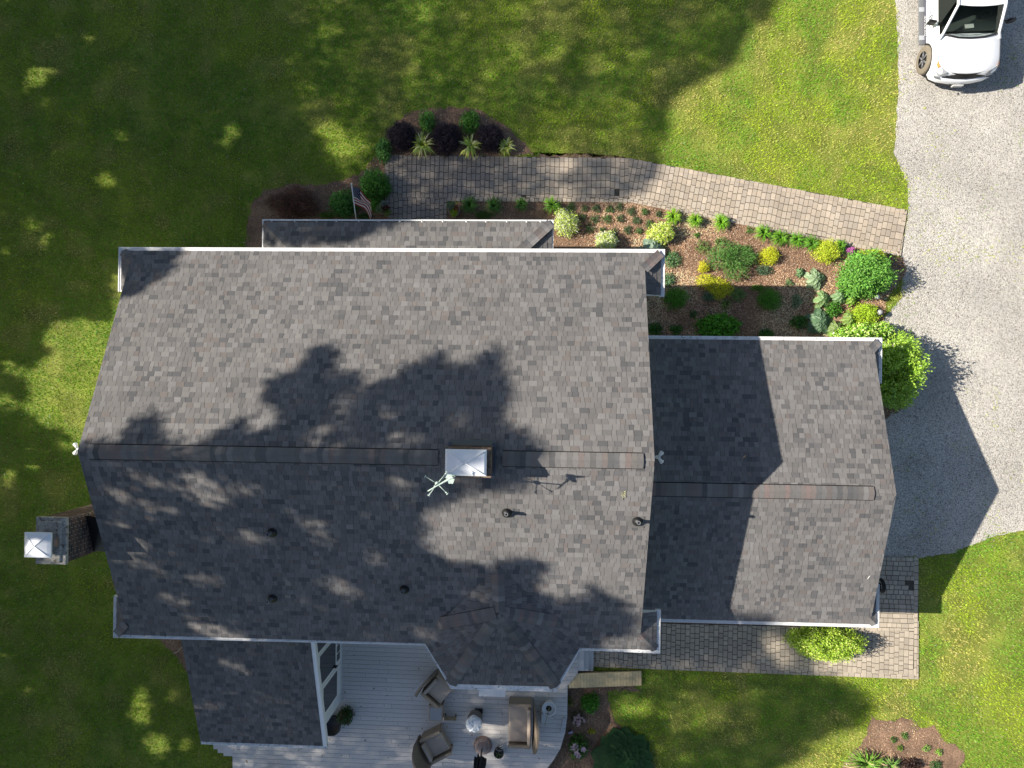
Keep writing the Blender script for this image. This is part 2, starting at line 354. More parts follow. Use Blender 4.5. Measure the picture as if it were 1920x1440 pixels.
SH_TONES = [((.164, .155, .150), 6), ((.147, .140, .137), 4), ((.183, .173, .167), 6), ((.104, .103, .105), 1.8), ((.162, .142, .134), 1.4), ((.194, .186, .182), 2.2), ((.122, .119, .120), 2)]
def tone(g, k=1.): 
    c = g.choices([t for t, _ in SH_TONES], [w for _, w in SH_TONES])[0]; s = g.uniform(.95, 1.06) * k; return tuple(x * s for x in c)
def shingles(b, P3, u, seed, expo=.143, lift=0., seam=None, k=1.):
    """cover the planar convex polygon P3 with courses; u = horizontal direction along the eave"""
    g = random.Random(seed); P = [Vector(p) for p in P3]; u = Vector(u).normalized()
    nrm = Vector((0, 0, 0))
    for i in range(1, len(P) - 1): nrm += (P[i] - P[0]).cross(P[i + 1] - P[0])
    nrm.normalize(); nrm = nrm if nrm.z > 0 else -nrm
    v = nrm.cross(u); 
    if v.z < 0: u = -u; v = nrm.cross(u)
    O = P[0]; Q = ccw([((p - O).dot(u), (p - O).dot(v)) for p in P])
    W3 = lambda a, c, h: O + u * a + v * c + nrm * (h + lift)
    b.add([W3(x, y, -.004) for x, y in Q], [tuple(range(len(Q)))], (.05, .048, .046))
    us = [p[0] for p in Q]; v0 = min(p[1] for p in Q); v1 = max(p[1] for p in Q); r = 0
    while v0 + r * expo < v1:
        lo = v0 + r * expo; hi = lo + expo; a = min(us) - g.random() * .3; tooth = g.random() < .5; sk = 0.
        while a < max(us):
            w = g.choice((.11, .13, .16, .18, .22)) * g.uniform(.9, 1.1); tooth = not tooth
            sk2 = g.uniform(-.018, .018) if not tooth else g.uniform(-.004, .004)
            gp = .0035
            q = clip([(a + gp + sk, lo), (a + w - gp + sk2, lo), (a + w - gp - sk2, hi + .004), (a + gp - sk, hi + .004)], Q)
            sk = sk2; a += w
            if len(q) < 3 or abs(area2(q)) < .0008: continue
            t = (.011 if tooth else .0065) + g.uniform(0, .002)
            if seam is not None and r == seam: t += .010
            hh = lambda y: t * (1 - (y - lo) / expo) + .001
            vs = [W3(x, y, hh(y)) for x, y in q]; c = tone(g, (k * .97 if tooth else k * 1.03))
            b.add(vs, [tuple(range(len(vs)))], c)
            low = [i for i in range(len(q)) if abs(q[i][1] - lo) < 1e-6 and abs(q[(i + 1) % len(q)][1] - lo) < 1e-6]
            for i in low:
                x1, x2 = q[i][0], q[(i + 1) % len(q)][0]
                b.add([W3(x1, lo, hh(lo)), W3(x2, lo, hh(lo)), W3(x2, lo, -.003), W3(x1, lo, -.003)], [(0, 1, 2, 3)], tuple(x * .45 for x in c))
        r += 1
def caps(b, A, B, nA, nB, half, seed, lift=.03, expo=.14, vent=False):
    """cap shingles from A (low) to B (high) over the edge between two slopes with normals nA, nB"""
    g = random.Random(seed); A, B = Vector(A), Vector(B); d = (B - A); L = d.length; d.normalize(); n = int(L / expo)
    nA, nB = Vector(nA).normalized(), Vector(nB).normalized(); up = (nA + nB).normalized()
    sA = nA.cross(d).normalized(); sB = nB.cross(d).normalized()
    side = up.cross(d)
    if sA.dot(side) < 0: sA = -sA
    if sB.dot(side) > 0: sB = -sB
    for i in range(n):
        p = A + d * (i * expo); q = A + d * ((i + 1) * expo + .01); c = tone(g); kk = g.uniform(.78, 1.18); c = tuple(x * kk for x in c)
        if g.random() < .22: c = (.185 * g.uniform(.9, 1.1), .155, .145)
        tp = up * (lift + .014); tq = up * (lift + .006); ea = nA * (lift - .008); eb = nB * (lift - .008)
        ma = sA * (half * .5) + nA * lift * 1.0; mb = sB * (half * .5) + nB * lift * 1.0
        vs = [p + sA * half + ea, p + ma, p + tp, p + mb, p + sB * half + eb, q + sA * half + ea, q + ma, q + tq, q + mb, q + sB * half + eb]
        b.add(vs, [(0, 1, 6, 5), (1, 2, 7, 6), (2, 3, 8, 7), (3, 4, 9, 8)], c)
        if vent:
            for sS, nS in ((sA, nA), (sB, nB)): b.add([p + sS * half + nS * .016, q + sS * half + nS * .016, q + sS * (half + .03) + nS * .014, p + sS * (half + .03) + nS * .014], [(0, 1, 2, 3)], (.008, .008, .009))  # near-black strip along both edges, the shadow gap of the vent put into colour
        dk = (.03, .03, .03)
        b.add([p + sA * half + ea, q + sA * half + ea, q + sA * half - nA * .02, p + sA * half - nA * .02, p + sB * half + eb, q + sB * half + eb, q + sB * half - nB * .02, p + sB * half - nB * .02,
               p + ma, p + tp, p + mb, p + sB * half - nB * .02, p + sA * half - nA * .02], [(0, 1, 2, 3), (4, 5, 6, 7), (12, 0, 8, 9, 10, 4, 11)], dk)

nF = (0, sl_m, 1); nR = (0, -sl_mr, 1); X1 = (1, 0, 0); Y1 = (0, 1, 0)
rf = MB()
P = lambda x, y, f: (x, y, f(x, y))
shingles(rf, [P(XL, eF, f_mf), P(XR, eF, f_mf), P(XR, YRG, f_mf), P(XL, YRG, f_mf)], X1, 1, seam=3)
shingles(rf, [P(XL, eR, f_mr), P(XR, eR, f_mr), P(XR, YRG, f_mr), P(XL, YRG, f_mr)], X1, 2, seam=3)
roof = hpart(rf, 'roof', M_shingle); roof['label'] = 'large main gable roof of mottled grey shingles'
# roof deck edge (rake boards) under the shingles
def rakes(x0, x1, yf, yrg, yr, ff, fr, th=.17, k=1):
    for x, dx in ((x0, .03), (x1, -.03)):
        if x is None: continue
        for ya, yb, f in ((yf, yrg, ff), (yr, yrg, fr)):
            q = []; b = MB()
            for xx in (x, x + dx):
                for y in (ya, yb): q += [(xx, y, f(xx, y) - .006), (xx, y, f(xx, y) - th)]
            b.add(q, [(0, 1, 3, 2), (4, 6, 7, 5), (0, 2, 6, 4), (1, 5, 7, 3), (0, 4, 5, 1), (2, 3, 7, 6)]); hpart(b, 'rake_board', M_trim)
rakes(XL, XR, eF, YRG, eR, f_mf, f_mr)
so_ = MB()
for ya, f in ((eF, f_mf), (eR, f_mr)):            # soffit / roof underside
    so_.add([(XL + .03, ya, f(0, ya) - .10), (XR - .03, ya, f(0, ya) - .10), (XR - .03, YRG, f(0, YRG) - .10), (XL + .03, YRG, f(0, YRG) - .10)], [(0, 1, 2, 3)])
hpart(so_, 'soffit', M_trim)

# cornice returns at the four main corners and the two garage corners
def ret(xr, xg, ye, yg, f, slope, zE, sx, sy, ln, seed):
    """xr rake x, xg outer gutter x, ye roof edge y; sx/sy outward signs"""
    xe = xg - sx * (GW - .02); w = abs(xe - xr); b = MB(); z = zE + .03
    ff = lambda x, y: z + slope * sy * (ye - y); fr = lambda x, y: z + slope * sx * (xe - x)
    shingles(b, [P(xr, ye, ff), P(xe, ye, ff), P(xr, ye - sy * w, ff)], X1, seed, k=.97)
    w2 = w + .32
    shingles(b, [P(xe, ye, fr), P(xe, ye - sy * ln, fr), P(xe - sx * w2, ye - sy * ln, fr), P(xe - sx * w2, ye - sy * w2, fr)], Y1, seed + 1, k=.97)
    n1 = (0, slope * sy, 1); n2 = (slope * sx, 0, 1)
    caps(b, P(xe - sx * .02, ye - sy * .02, ff), P(xe - sx * (w + .1), ye - sy * (w + .1), ff), n1, n2, .13, seed + 2, lift=.012, expo=.17)
    o = hpart(b, 'corner_return', M_shingle); o['label'] = 'small hipped corner roof wrapping the gable'
    e = MB(); ye2 = ye - sy * ln                   # white end board
    e.add([(xe, ye2, z), (xe - sx * w2, ye2, z + slope * w2), (xe - sx * w2, ye2, z - .12), (xe, ye2, z - .12)], [(0, 1, 2, 3)])
    q = [(xe, ye, z - .12), (xe, ye2, z - .12), (xe - sx * w2, ye2, z - .12), (xe - sx * w2, ye, z - .12)]; e.add(q, [(0, 1, 2, 3)])
    hpart(e, 'return_board', M_trim, o)
ret(XL, XLG, eF, YF, f_mf, sl_m, ZE, -1, 1, 1.12, 11); ret(XR, XRG, eF, YF, f_mf, sl_m, ZE, 1, 1, 1.16, 21)
ret(XL, XLG, eR, YR, f_mr, sl_mr, ZE, -1, -1, 1.05, 31); ret(XR, XRG, eR, YR, f_mr, sl_mr, ZE, 1, -1, 1.05, 41)
ret(GX_, GXG, geF, GYF, f_gf, sl_g, GZE, 1, 1, 1.22, 51); ret(GX_, GXG, geR, GYR, f_gr, sl_gr, GZE, 1, -1, 1.15, 61)

gr_ = MB()
shingles(gr_, [P(XR - .3, geF, f_gf), P(GX_, geF, f_gf), P(GX_, GYr, f_gf), P(XR - .3, GYr, f_gf)], X1, 3, seam=3, k=.98)
shingles(gr_, [P(XR - .3, geR, f_gr), P(GX_, geR, f_gr), P(GX_, GYr, f_gr), P(XR - .3, GYr, f_gr)], X1, 4, seam=3, k=.98)
groof = hpart(gr_, 'garage_roof', M_shingle); groof['label'] = 'lower gable roof over the garage wing'
rakes(None, GX_, geF, GYr, geR, f_gf, f_gr)
# ridge vents
def ridge(x0, x1, y, z, nf, nr, seed, name='ridge_vent'):
    b = MB(); caps(b, (x0, y, z), (x1, y, z), nf, nr, .185, seed, lift=.045, expo=.142, vent=True)
    return hpart(b, name, M_shingle, roof if z > 5 else groof)
zr_ = f_mf(0, YRG); zg_ = f_gf(0, GYr)
xa = G(165, 846, zr_)[0]; xb = G(823, 856, zr_)[0]; xc = G(942, 858, zr_)[0]; xd = G(1214, 862, zr_)[0]
ridge(xa, xb, YRG, zr_, nF, nR, 5); ridge(xc, xd, YRG, zr_, nF, nR, 6)
ridge(XR - .25, G(1641, 921, zg_)[0], GYr, zg_, (0, sl_g, 1), (0, -sl_gr, 1), 7)

# rear bay roof
zP = None
Pk = GPl(933, 1066, f_mr); A = np.array(G(944, 1148, Pk[2] + .02)); A[0] = Pk[0] + .05
E1 = G(797, 1206, ZE + .03); E2 = G(845, 1282, ZE + .03); E3 = G(1042, 1287, ZE + .03); E4 = G(1086, 1215, ZE + .03)
VL = GPl(823, 1168, f_mr); VR = GPl(1052, 1166, f_mr)
Pk = Pk + np.array([0, .06, .02]); 
br = MB()
def pl(a, b_, c):
    n_ = np.cross(b_ - a, c - a); return lambda x, y: a[2] - (n_[0] * (x - a[0]) + n_[1] * (y - a[1])) / n_[2]
fl = pl(A, E1, E2); fR = pl(A, E3, E4); fc = pl(A, E2, E3)
VL[2] = fl(VL[0], VL[1]); VR[2] = fR(VR[0], VR[1])
shingles(br, [A, VL, E1, E2], E2 - E1, 71, k=.95); shingles(br, [A, E2, E3], E3 - E2, 72, k=.95); shingles(br, [A, E3, E4, VR], E4 - E3, 73, k=.95)
shingles(br, [Pk, A, VL], Y1, 74, k=.95); shingles(br, [A, Pk, VR], Y1, 75, k=.95)
nrm = lambda a, b_, c: (lambda n_: n_ if n_[2] > 0 else -n_)(np.cross(b_ - a, c - a))
nl, nc, nr_ = nrm(A, E1, E2), nrm(A, E2, E3), nrm(A, E3, E4); ns1, ns2 = nrm(Pk, A, VL), nrm(A, Pk, VR)
caps(br, E2, A, nl, nc, .17, 76, .032); caps(br, E3, A, nc, nr_, .17, 77, .032); caps(br, VL, A, nl, ns1, .17, 78, .032); caps(br, VR, A, nr_, ns2, .17, 79, .032)
caps(br, A, Pk, ns1, ns2, .17, 80, .032)
bayroof = hpart(br, 'bay_roof', M_shingle); bayroof['label'] = 'five sided hipped roof over the rear bay'

# porch roof (rear left) : single slope falling to the rear
zpE = 2.35; pY = G(480, 1399, zpE)[1] + .10; pXL = G(362, 1300, 2.9)[0] ; pXR = G(606, 1395, zpE)[0]
f_p = lambda x, y: zpE + .03 + .36 * (y - pY)
pr = MB(); shingles(pr, [P(pXL, pY, f_p), P(pXR, pY, f_p), P(pXR, YR + .55, f_p), P(pXL, YR + .55, f_p)], X1, 81, k=.9)
porch_roof = hpart(pr, 'porch_roof', M_shingle); porch_roof['label'] = 'low single slope roof over the rear porch'
for x, dx in ((pXL, .03), (pXR, .12)):
    pk = MB(); pk.add([(x, pY - .02, f_p(0, pY) - .008), (x, YR + .5, f_p(0, YR + .5) - .008), (x + dx, YR + .5, f_p(0, YR + .5) - .008), (x + dx, pY - .02, f_p(0, pY) - .008),
            (x, pY - .02, f_p(0, pY) - .19), (x, YR + .5, f_p(0, YR + .5) - .19), (x + dx, YR + .5, f_p(0, YR + .5) - .19), (x + dx, pY - .02, f_p(0, pY) - .19)],
           [(0, 1, 2, 3), (4, 5, 1, 0), (7, 6, 2, 3), (0, 3, 7, 4), (4, 5, 6, 7)]); hpart(pk, 'rake_board', M_trim)

# front pent roof with hipped ends
zf = 2.75; q0 = G(494, 413, zf); q1 = G(1036, 415, zf); fyE = q0[1] - .06; fX0, fX1 = q0[0] + .02, q1[0] - .02; fw = fyE - 3.2
f_pf = lambda x, y: zf + .03 + .36 * (fyE - y)
pf = MB(); shingles(pf, [P(fX0, fyE, f_pf), P(fX1, fyE, f_pf), P(fX1 - fw, fyE - fw, f_pf), P(fX0 + fw, fyE - fw, f_pf)], X1, 85, expo=.16)
f_e1 = lambda x, y: zf + .03 + .36 * (fX1 - x); f_e0 = lambda x, y: zf + .03 + .36 * (x - fX0)
shingles(pf, [P(fX1, fyE, f_e1), P(fX1, fyE - fw, f_e1), P(fX1 - fw, fyE - fw, f_e1)], Y1, 86); shingles(pf, [P(fX0, fyE, f_e0), P(fX0, fyE - fw, f_e0), P(fX0 + fw, fyE - fw, f_e0)], Y1, 87)
caps(pf, P(fX1 - .03, fyE - .03, f_pf), P(fX1 - fw, fyE - fw, f_pf), (0, .36, 1), (.36, 0, 1), .15, 88, .012, .15)
caps(pf, P(fX0 + .03, fyE - .03, f_pf), P(fX0 + fw, fyE - fw, f_pf), (0, .36, 1), (-.36, 0, 1), .15, 89, .012, .15)
pent = hpart(pf, 'pent_roof', M_shingle); pent['label'] = 'narrow hipped pent roof along the front wall'

# gutters
def gutter(path, z, w=GW, mt=None, closed_ends=True, inner=None, lip=.028, depth=.11, side=1, idep=.014):
    """open trough following the outer-edge polyline; roof lies on its left (side=1) or right (-1)"""
    b = MB(); pts = [Vector((p[0], p[1])) for p in path]; n = len(pts); offs = []
    for i in range(n):
        d0 = (pts[i] - pts[i - 1]).normalized() if i > 0 else None; d1 = (pts[i + 1] - pts[i]).normalized() if i < n - 1 else None
        if d0 is None: nn = Vector((-d1.y, d1.x)); k = 1
        elif d1 is None: nn = Vector((-d0.y, d0.x)); k = 1
        else:
            a = Vector((-d0.y, d0.x)); c = Vector((-d1.y, d1.x)); nn = (a + c).normalized(); k = 1 / max(.3, nn.dot(a))
        offs.append(nn * k * side)
    prof = [(0, 0), (lip, 0), (lip, -.012), (.012, -.012), (.02, -idep), (w, -idep), (w, .0), (w + .006, 0), (w + .006, -depth - .006), (.012, -depth - .006), (0, -.03)]
    m_ = len(prof); q = []
    for i in range(n):
        for o_, h in prof: p = pts[i] + offs[i] * o_; q.append((p.x, p.y, z + h))
    f = []
    for i in range(n - 1):
        for k in range(m_): k2 = (k + 1) % m_; f.append((i * m_ + k, i * m_ + k2, (i + 1) * m_ + k2, (i + 1) * m_ + k))
    b.add(q, f)
    for i in (0, n - 1):
        P0 = pts[i]; a, c = P0, P0 + offs[i] * w; b.add([(a.x, a.y, z), (c.x, c.y, z), (c.x, c.y, z - depth), (a.x, a.y, z - depth)], [(0, 1, 2, 3)])
    return b
g1 = hpart(gutter([(XLG + .0, eF - 1.15), (XLG, YF), (XRG, YF), (XRG, eF - 1.19)], ZE, side=-1), 'gutter', M_white); g1['label'] = 'clean white gutter along the front eave'
g2 = hpart(gutter([(XLG, eR + 1.08), (XLG, YR), tuple(G(797, 1210, ZE)[:2]), tuple(G(845, 1292, ZE)[:2]), tuple(G(1043, 1297, ZE)[:2]), tuple(G(1087, 1219, ZE)[:2]), (XRG, YR), (XRG, eR + 1.08)], ZE, side=1), 'gutter', M_dirtywhite)
g2['label'] = 'stained white gutter along the rear eave and bay'
g3 = hpart(gutter([(XR - .25, GYF), (GXG, GYF), (GXG, geF - 1.25)], GZE, side=-1), 'gutter', M_dirtywhite)
g4 = hpart(gutter([(XR - .25, GYR), (GXG, GYR), (GXG, geR + 1.18)], GZE, side=1), 'gutter', M_white)
yy = pY - .10
g5 = hpart(gutter([(pXL, yy), (pXR + .12, yy)], zpE, side=1), 'gutter', M_dirtywhite)
g6 = MB(); 
g6 = hpart(gutter([(fX0 - .05, fyE - fw), (fX0 - .05, fyE + .09), (fX1 + .05, fyE + .09), (fX1 + .05, fyE - fw)], zf + .01, w=.12, side=-1, lip=.045, idep=.09), 'gutter', M_white); g6['label'] = 'narrow open gutter with hanger straps on the pent roof'
tr_ = MB(); y0 = fyE + .09
tr_.box(((fX0 + fX1) / 2, y0 - .077, zf - .055), (fX1 - fX0, .060, .03)); hpart(tr_, 'gutter_debris', M_trough, g6)
for px in (510, 553, 594, 631, 673, 711, 750, 791, 830, 874, 911, 950, 987, 1013):
    x = G(px, 414, zf)[0]; h_ = MB(); h_.box((x, y0 - .085, zf + .018), (.035, .13, .012)); hpart(h_, 'hanger', M_white, g6)

# walls
wl = MB()
wx0, wx1, wy0, wy1 = XL + .3, XR - .32, eR + .42, eF - .42
for x in (wx0, wx1):
    s_ = -1 if x == wx0 else 1
    pts = [(wy0, 0), (wy1, 0), (wy1, f_mf(0, wy1) - .12), (YRG, zr_ - .14), (wy0, f_mr(0, wy0) - .12)]
    wl.add([(x, y, z) for y, z in pts] + [(x - s_ * .15, y, z) for y, z in pts], [(0, 1, 2, 3, 4), (9, 8, 7, 6, 5)])
wl.box(((wx0 + wx1) / 2, wy1 - .075, 2.1), (wx1 - wx0 - .004, .15, 4.2)); wl.box(((wx0 + wx1) / 2, wy0 + .075, 2.1), (wx1 - wx0 - .004, .15, 4.2))
hpart(wl, 'wall', M_siding)
wg = MB(); gx1 = GX_ - .3; gy0, gy1 = geR + .35, geF - .35
pts = [(gy0, 0), (gy1, 0), (gy1, f_gf(0, gy1) - .12), (GYr, zg_ - .14), (gy0, f_gr(0, gy0) - .12)]
wg.add([(gx1, y, z) for y, z in pts] + [(gx1 - .15, y, z) for y, z in pts], [(0, 1, 2, 3, 4), (9, 8, 7, 6, 5)])
wg.box(((wx1 + gx1) / 2, gy1 - .075, 1.15), (gx1 - wx1 - .004, .15, 2.3)); wg.box(((wx1 + gx1) / 2, gy0 + .075, 1.15), (gx1 - wx1 - .004, .15, 2.3))
garw = hpart(wg, 'garage_wall', M_siding)
for yc in (-1.1, -4.5):
    d_ = MB(); d_.box((gx1 + .02, yc, 1.05), (.05, 2.6, 2.1))
    for k in range(4): d_.box((gx1 + .05, yc, .28 + k * .52), (.02, 2.5, .44))
    hpart(d_, 'garage_door', M_trim, garw)
# bay walls
ctr = (E1[:2] + E2[:2] + E3[:2] + E4[:2]) / 4
bw = MB(); ins = [tuple(ctr + (p[:2] - ctr) * .86) for p in (E1, E2, E3, E4)]; bw.prism(ins, .0, ZE - .05); bayw = hpart(bw, 'bay_wall', M_siding)
for a, c in ((ins[0], ins[1]), (ins[1], ins[2]), (ins[2], ins[3])):
    a, c = np.array(a), np.array(c); mid = (a + c) / 2; dd = c - a; an = math.atan2(dd[1], dd[0]); L_ = np.linalg.norm(dd)
    w_ = MB(); w_.box((mid[0], mid[1], 1.75), (L_ * .62, .10, 1.5), an); wn = hpart(w_, 'window_frame', M_trim, bayw)
    w_ = MB(); w_.box((mid[0], mid[1], 1.75), (L_ * .52, .14, 1.35), an); hpart(w_, 'window_pane', M_glass, bayw)
bs = MB(); bb = G(923, 1297, .95); bs.box((bb[0], bb[1] + .05, 1.0), (.85, .34, .08)); hpart(bs, 'window_sill', M_trim, bayw)
# windows of the side and front walls
def window(cx, cy, cz, w, h, axis):
    a = MB(); b2 = MB()
    if axis == 'x': a.box((cx, cy, cz), (.08, w, h)); b2.box((cx, cy, cz), (.11, w - .16, h - .16))
    else: a.box((cx, cy, cz), (w, .08, h)); b2.box((cx, cy, cz), (w - .16, .11, h - .16))
    fr = hpart(a, 'window', M_trim); hpart(b2, 'window_pane', M_glass, fr)
for cy in (1.2, -.6): window(wx0 - .01, cy, 1.6, .9, 1.3, 'x')
window(wx0 - .01, -1.0, 4.5, .8, 1.0, 'x')
for cx in (-9.2, -6.9, 1.3): window(cx, wy1 + .01, 1.6, 1.0, 1.3, 'y')
dr = MB(); dr.box((-4.6, wy1 + .01, 1.1), (1.0, .08, 2.1)); fd = hpart(dr, 'front_door', mat('door_red', (.25, .05, .04), .4)); k_ = MB(); k_.lathe((-4.2, wy1 + .08, 1.05), [(.001, -.03), (.03, -.01), (.03, .01), (.001, .03)], 10); hpart(k_, 'handle', M_verd, fd)
# porch room
DZ = .45
pwx = -6.60; pwy = G(645, 1313, DZ)[1]
pw = MB(); x0 = pXL + .45
fz = lambda x, y: f_p(x, y) - .10
pw.prism([(pwx - .12, pwy), (pwx, pwy), (pwx, wy0), (pwx - .12, wy0)], DZ, fz); pw.prism([(x0, pwy), (x0 + .12, pwy), (x0 + .12, wy0), (x0, wy0)], 0, fz)
pw.prism([(x0 + .124, pwy), (pwx - .124, pwy), (pwx - .124, pwy + .12), (x0 + .124, pwy + .12)], 0, fz)
porchw = hpart(pw, 'porch_wall', M_siding)
def onwall(quad, name, m_, out, par):
    b2 = MB(); q = [GX(340 + x / 4.8, 1180 + y / 4.8, pwx) for x, y in quad]
    ys = [p[1] for p in q]; zs = [p[2] for p in q]; b2.box((pwx + out / 2, (min(ys) + max(ys)) / 2, (min(zs) + max(zs)) / 2), (out + .02, max(ys) - min(ys), max(zs) - min(zs))); return hpart(b2, name, m_, par)
for yc, wd, nm in ((-7.55, .8, 'window'), (-8.55, .95, 'door'), (-9.62, .85, 'window')):
    zt = fz(0, yc) - .12
    fr = MB(); fr.box((pwx + .02, yc, (DZ + .35 + zt) / 2), (.05, wd + .14, zt - DZ - .35)); fo = hpart(fr, nm, M_trim, porchw)
    z0_ = DZ + .95 if nm == 'door' else DZ + .75
    gl = MB(); gl.box((pwx + .03, yc, (z0_ + zt - .08) / 2), (.05, wd - .06, zt - .08 - z0_)); hpart(gl, 'pane', M_glass, fo)
    if nm == 'door':
        for k in range(3): gl = MB(); gl.box((pwx + .03, yc + (k - 1) * .27, DZ + .62), (.05, .22, .3)); hpart(gl, 'pane', M_glass, fo)
        hd = MB(); hd.box((pwx + .08, yc - wd / 2 + .02, DZ + .98), (.07, .05, .14)); hpart(hd, 'handle', M_black, fo)

# chimneys
def bricks(b, x0, x1, y0, y1, z0, z1, seed, mort=(.42, .38, .34)):
    g = random.Random(seed); b.box(((x0 + x1) / 2, (y0 + y1) / 2, (z0 + z1) / 2), (x1 - x0 - .012, y1 - y0 - .012, z1 - z0), tone=mort)
    bh = .076; bl = .215; n = int((z1 - z0) / bh)
    for r in range(n):
        z = z0 + r * bh; off = (r % 2) * bl / 2
        for axis in (0, 1):
            for sd in (0, 1):
                lo, hi = (y0, y1) if axis == 0 else (x0, x1); t = lo - off
                while t < hi:
                    a, c = max(t, lo) + .010, min(t + bl, hi) - .010; t += bl
                    if c - a < .03: continue
                    tn = np.array(g.choice([(.105, .06, .047), (.08, .05, .042), (.14, .085, .062), (.05, .04, .037), (.065, .046, .041)])) * g.uniform(.8, 1.2)
                    if axis == 0: b.box(((x1 if sd else x0), (a + c) / 2, z + bh / 2), (.014, c - a, bh - .024), tone=tuple(tn))
                    else: b.box(((a + c) / 2, (y1 if sd else y0), z + bh / 2), (c - a, .014, bh - .024), tone=tuple(tn))
cz = 6.2
cE = G(124, 972, cz); cW = G(67, 968, cz); cS = G(121, 1059, cz); cx0, cx1, cy1, cy0 = cW[0], cE[0], (cE[1] + cW[1]) / 2, cS[1]
cb_ = MB(); bricks(cb_, cx0 + .04, cx1 - .04, cy0 + .04, cy1 - .04, 3.6, cz - .1, 3); bricks(cb_, cx0 + .0, wx0 + .03, cy0 - .1, cy1 + .1, 0, 3.6, 4)
chim = hpart(cb_, 'chimney', M_brick); chim['label'] = 'tall brick chimney outside the left gable wall'
cr_ = MB(); cr_.box(((cx0 + cx1) / 2, (cy0 + cy1) / 2, cz - .06), (cx1 - cx0, cy1 - cy0, .10)); cr_.box(((cx0 + cx1) / 2 - .03, (cy0 + cy1) / 2 - .02, cz + .01), (cx1 - cx0 - .16, cy1 - cy0 - .12, .05), taper=.93)
crown_ = hpart(cr_, 'crown', M_mortar, chim, .012)
k0, k1 = G(46, 998, cz + .45), G(95, 1046, cz + .45); kx, ky = (k0[0] + k1[0]) / 2, (k0[1] + k1[1]) / 2; kw, kh = abs(k1[0] - k0[0]), abs(k1[1] - k0[1])
def capbox(cx, cy, z, w, h, rise, parent, slope_in=.07, drop=.05, leg=.3):
    b = MB(); 
    for sx in (-1, 1):
        for sy in (-1, 1): b.box((cx + sx * (w / 2 - .06), cy + sy * (h / 2 - .06), z - leg / 2 - .02), (.025, .025, leg))
    b.box((cx, cy, z - leg / 2 - .03), (w - .18, h - .18, leg - .02)); hpart(b, 'cap_screen', M_grey, parent)
    b = MB(); a, c = w / 2, h / 2; i1, i2 = a - slope_in, c - slope_in
    q = [(-a, -c, -drop), (a, -c, -drop), (a, c, -drop), (-a, c, -drop), (-a, -c, 0), (a, -c, 0), (a, c, 0), (-a, c, 0), (-i1, -i2, .035), (i1, -i2, .035), (i1, i2, .035), (-i1, i2, .035), (0, 0, .035 + rise)]
    q = [(cx + x, cy + y, z + zz) for x, y, zz in q]
    b.add(q, [(0, 1, 5, 4), (1, 2, 6, 5), (2, 3, 7, 6), (3, 0, 4, 7), (4, 5, 9, 8), (5, 6, 10, 9), (6, 7, 11, 10), (7, 4, 8, 11), (8, 9, 12), (9, 10, 12), (10, 11, 12), (11, 8, 12), (3, 2, 1, 0)])
    for s1, s2 in ((-1, -1), (1, -1), (1, 1), (-1, 1)): b.tube([(cx + s1 * i1, cy + s2 * i2, z + .037), (cx, cy, z + .037 + rise)], .010, 6)
    return hpart(b, 'chimney_cap', M_cap, parent)
sd_ = MB(); sd_.add([(cx1 - .05, cy0 + .08, 5.0), (XL + .06, cy0 + .08, f_mr(0, cy0) - .2), (XL + .06, cy1 - .1, f_mr(0, cy1) - .2), (cx1 - .05, cy1 - .1, 5.35)], [(0, 1, 2, 3)]); hpart(sd_, 'black_gap_sheet', M_black, chim)  # flat black sheet spanning the gap between chimney stack and roof edge
fl_ = MB(); fl_.lathe(((kx + .05), ky, cz + .02), [(.22, 0), (.22, .2), (.17, .2), (.17, .02)], 16); hpart(fl_, 'flue', M_pot, chim)
capbox(kx, ky, cz + .45, kw, kh, .10, chim)
c2z = 7.35; r0, r1 = G(836, 838, c2z), G(921, 896, c2z); rx0, rx1, ry1, ry0 = r0[0], r1[0], r0[1], r1[1]
cb2 = MB(); bricks(cb2, rx0 + .03, rx1 - .03, ry0 + .03, ry1 - .03, 5.9, c2z - .08, 8); ch2 = hpart(cb2, 'chimney', M_brick); ch2['label'] = 'short brick chimney straddling the ridge'
cr2 = MB(); cr2.box(((rx0 + rx1) / 2, (ry0 + ry1) / 2, c2z - .04), (rx1 - rx0, ry1 - ry0, .08)); hpart(cr2, 'crown', mat('crown_dark', (.17, .12, .085), .9, noise=[(12, .5, 1.6, 5)]), ch2, .01)
k0, k1 = G(835, 842, c2z + .12), G(912, 893, c2z + .12)
capbox((k0[0] + k1[0]) / 2, (k0[1] + k1[1]) / 2, c2z + .12, k1[0] - k0[0], k0[1] - k1[1], .11, ch2, .05, .05, .12)
ff_ = MB(); yb = ry1 - .03
ff_.add([(rx0 - .05, yb, f_mf(0, yb) + .10), (rx1 + .05, yb, f_mf(0, yb) + .10), (rx1 + .05, yb + .10, f_mf(0, yb + .1) + .03), (rx0 - .05, yb + .10, f_mf(0, yb + .1) + .03), (rx1 + .05, yb + .13, f_mf(0, yb + .13) + .012), (rx0 - .05, yb + .13, f_mf(0, yb + .13) + .012)], [(0, 1, 2, 3), (3, 2, 4, 5)])
ff_.box((rx0 - .0, (ry0 + ry1) / 2, zr_ + .03), (.09, ry1 - ry0 + .1, .02)); ff_.box((rx1 + .0, (ry0 + ry1) / 2, zr_ + .03), (.09, ry1 - ry0 + .1, .02)); hpart(ff_, 'flashing', M_lead, ch2)

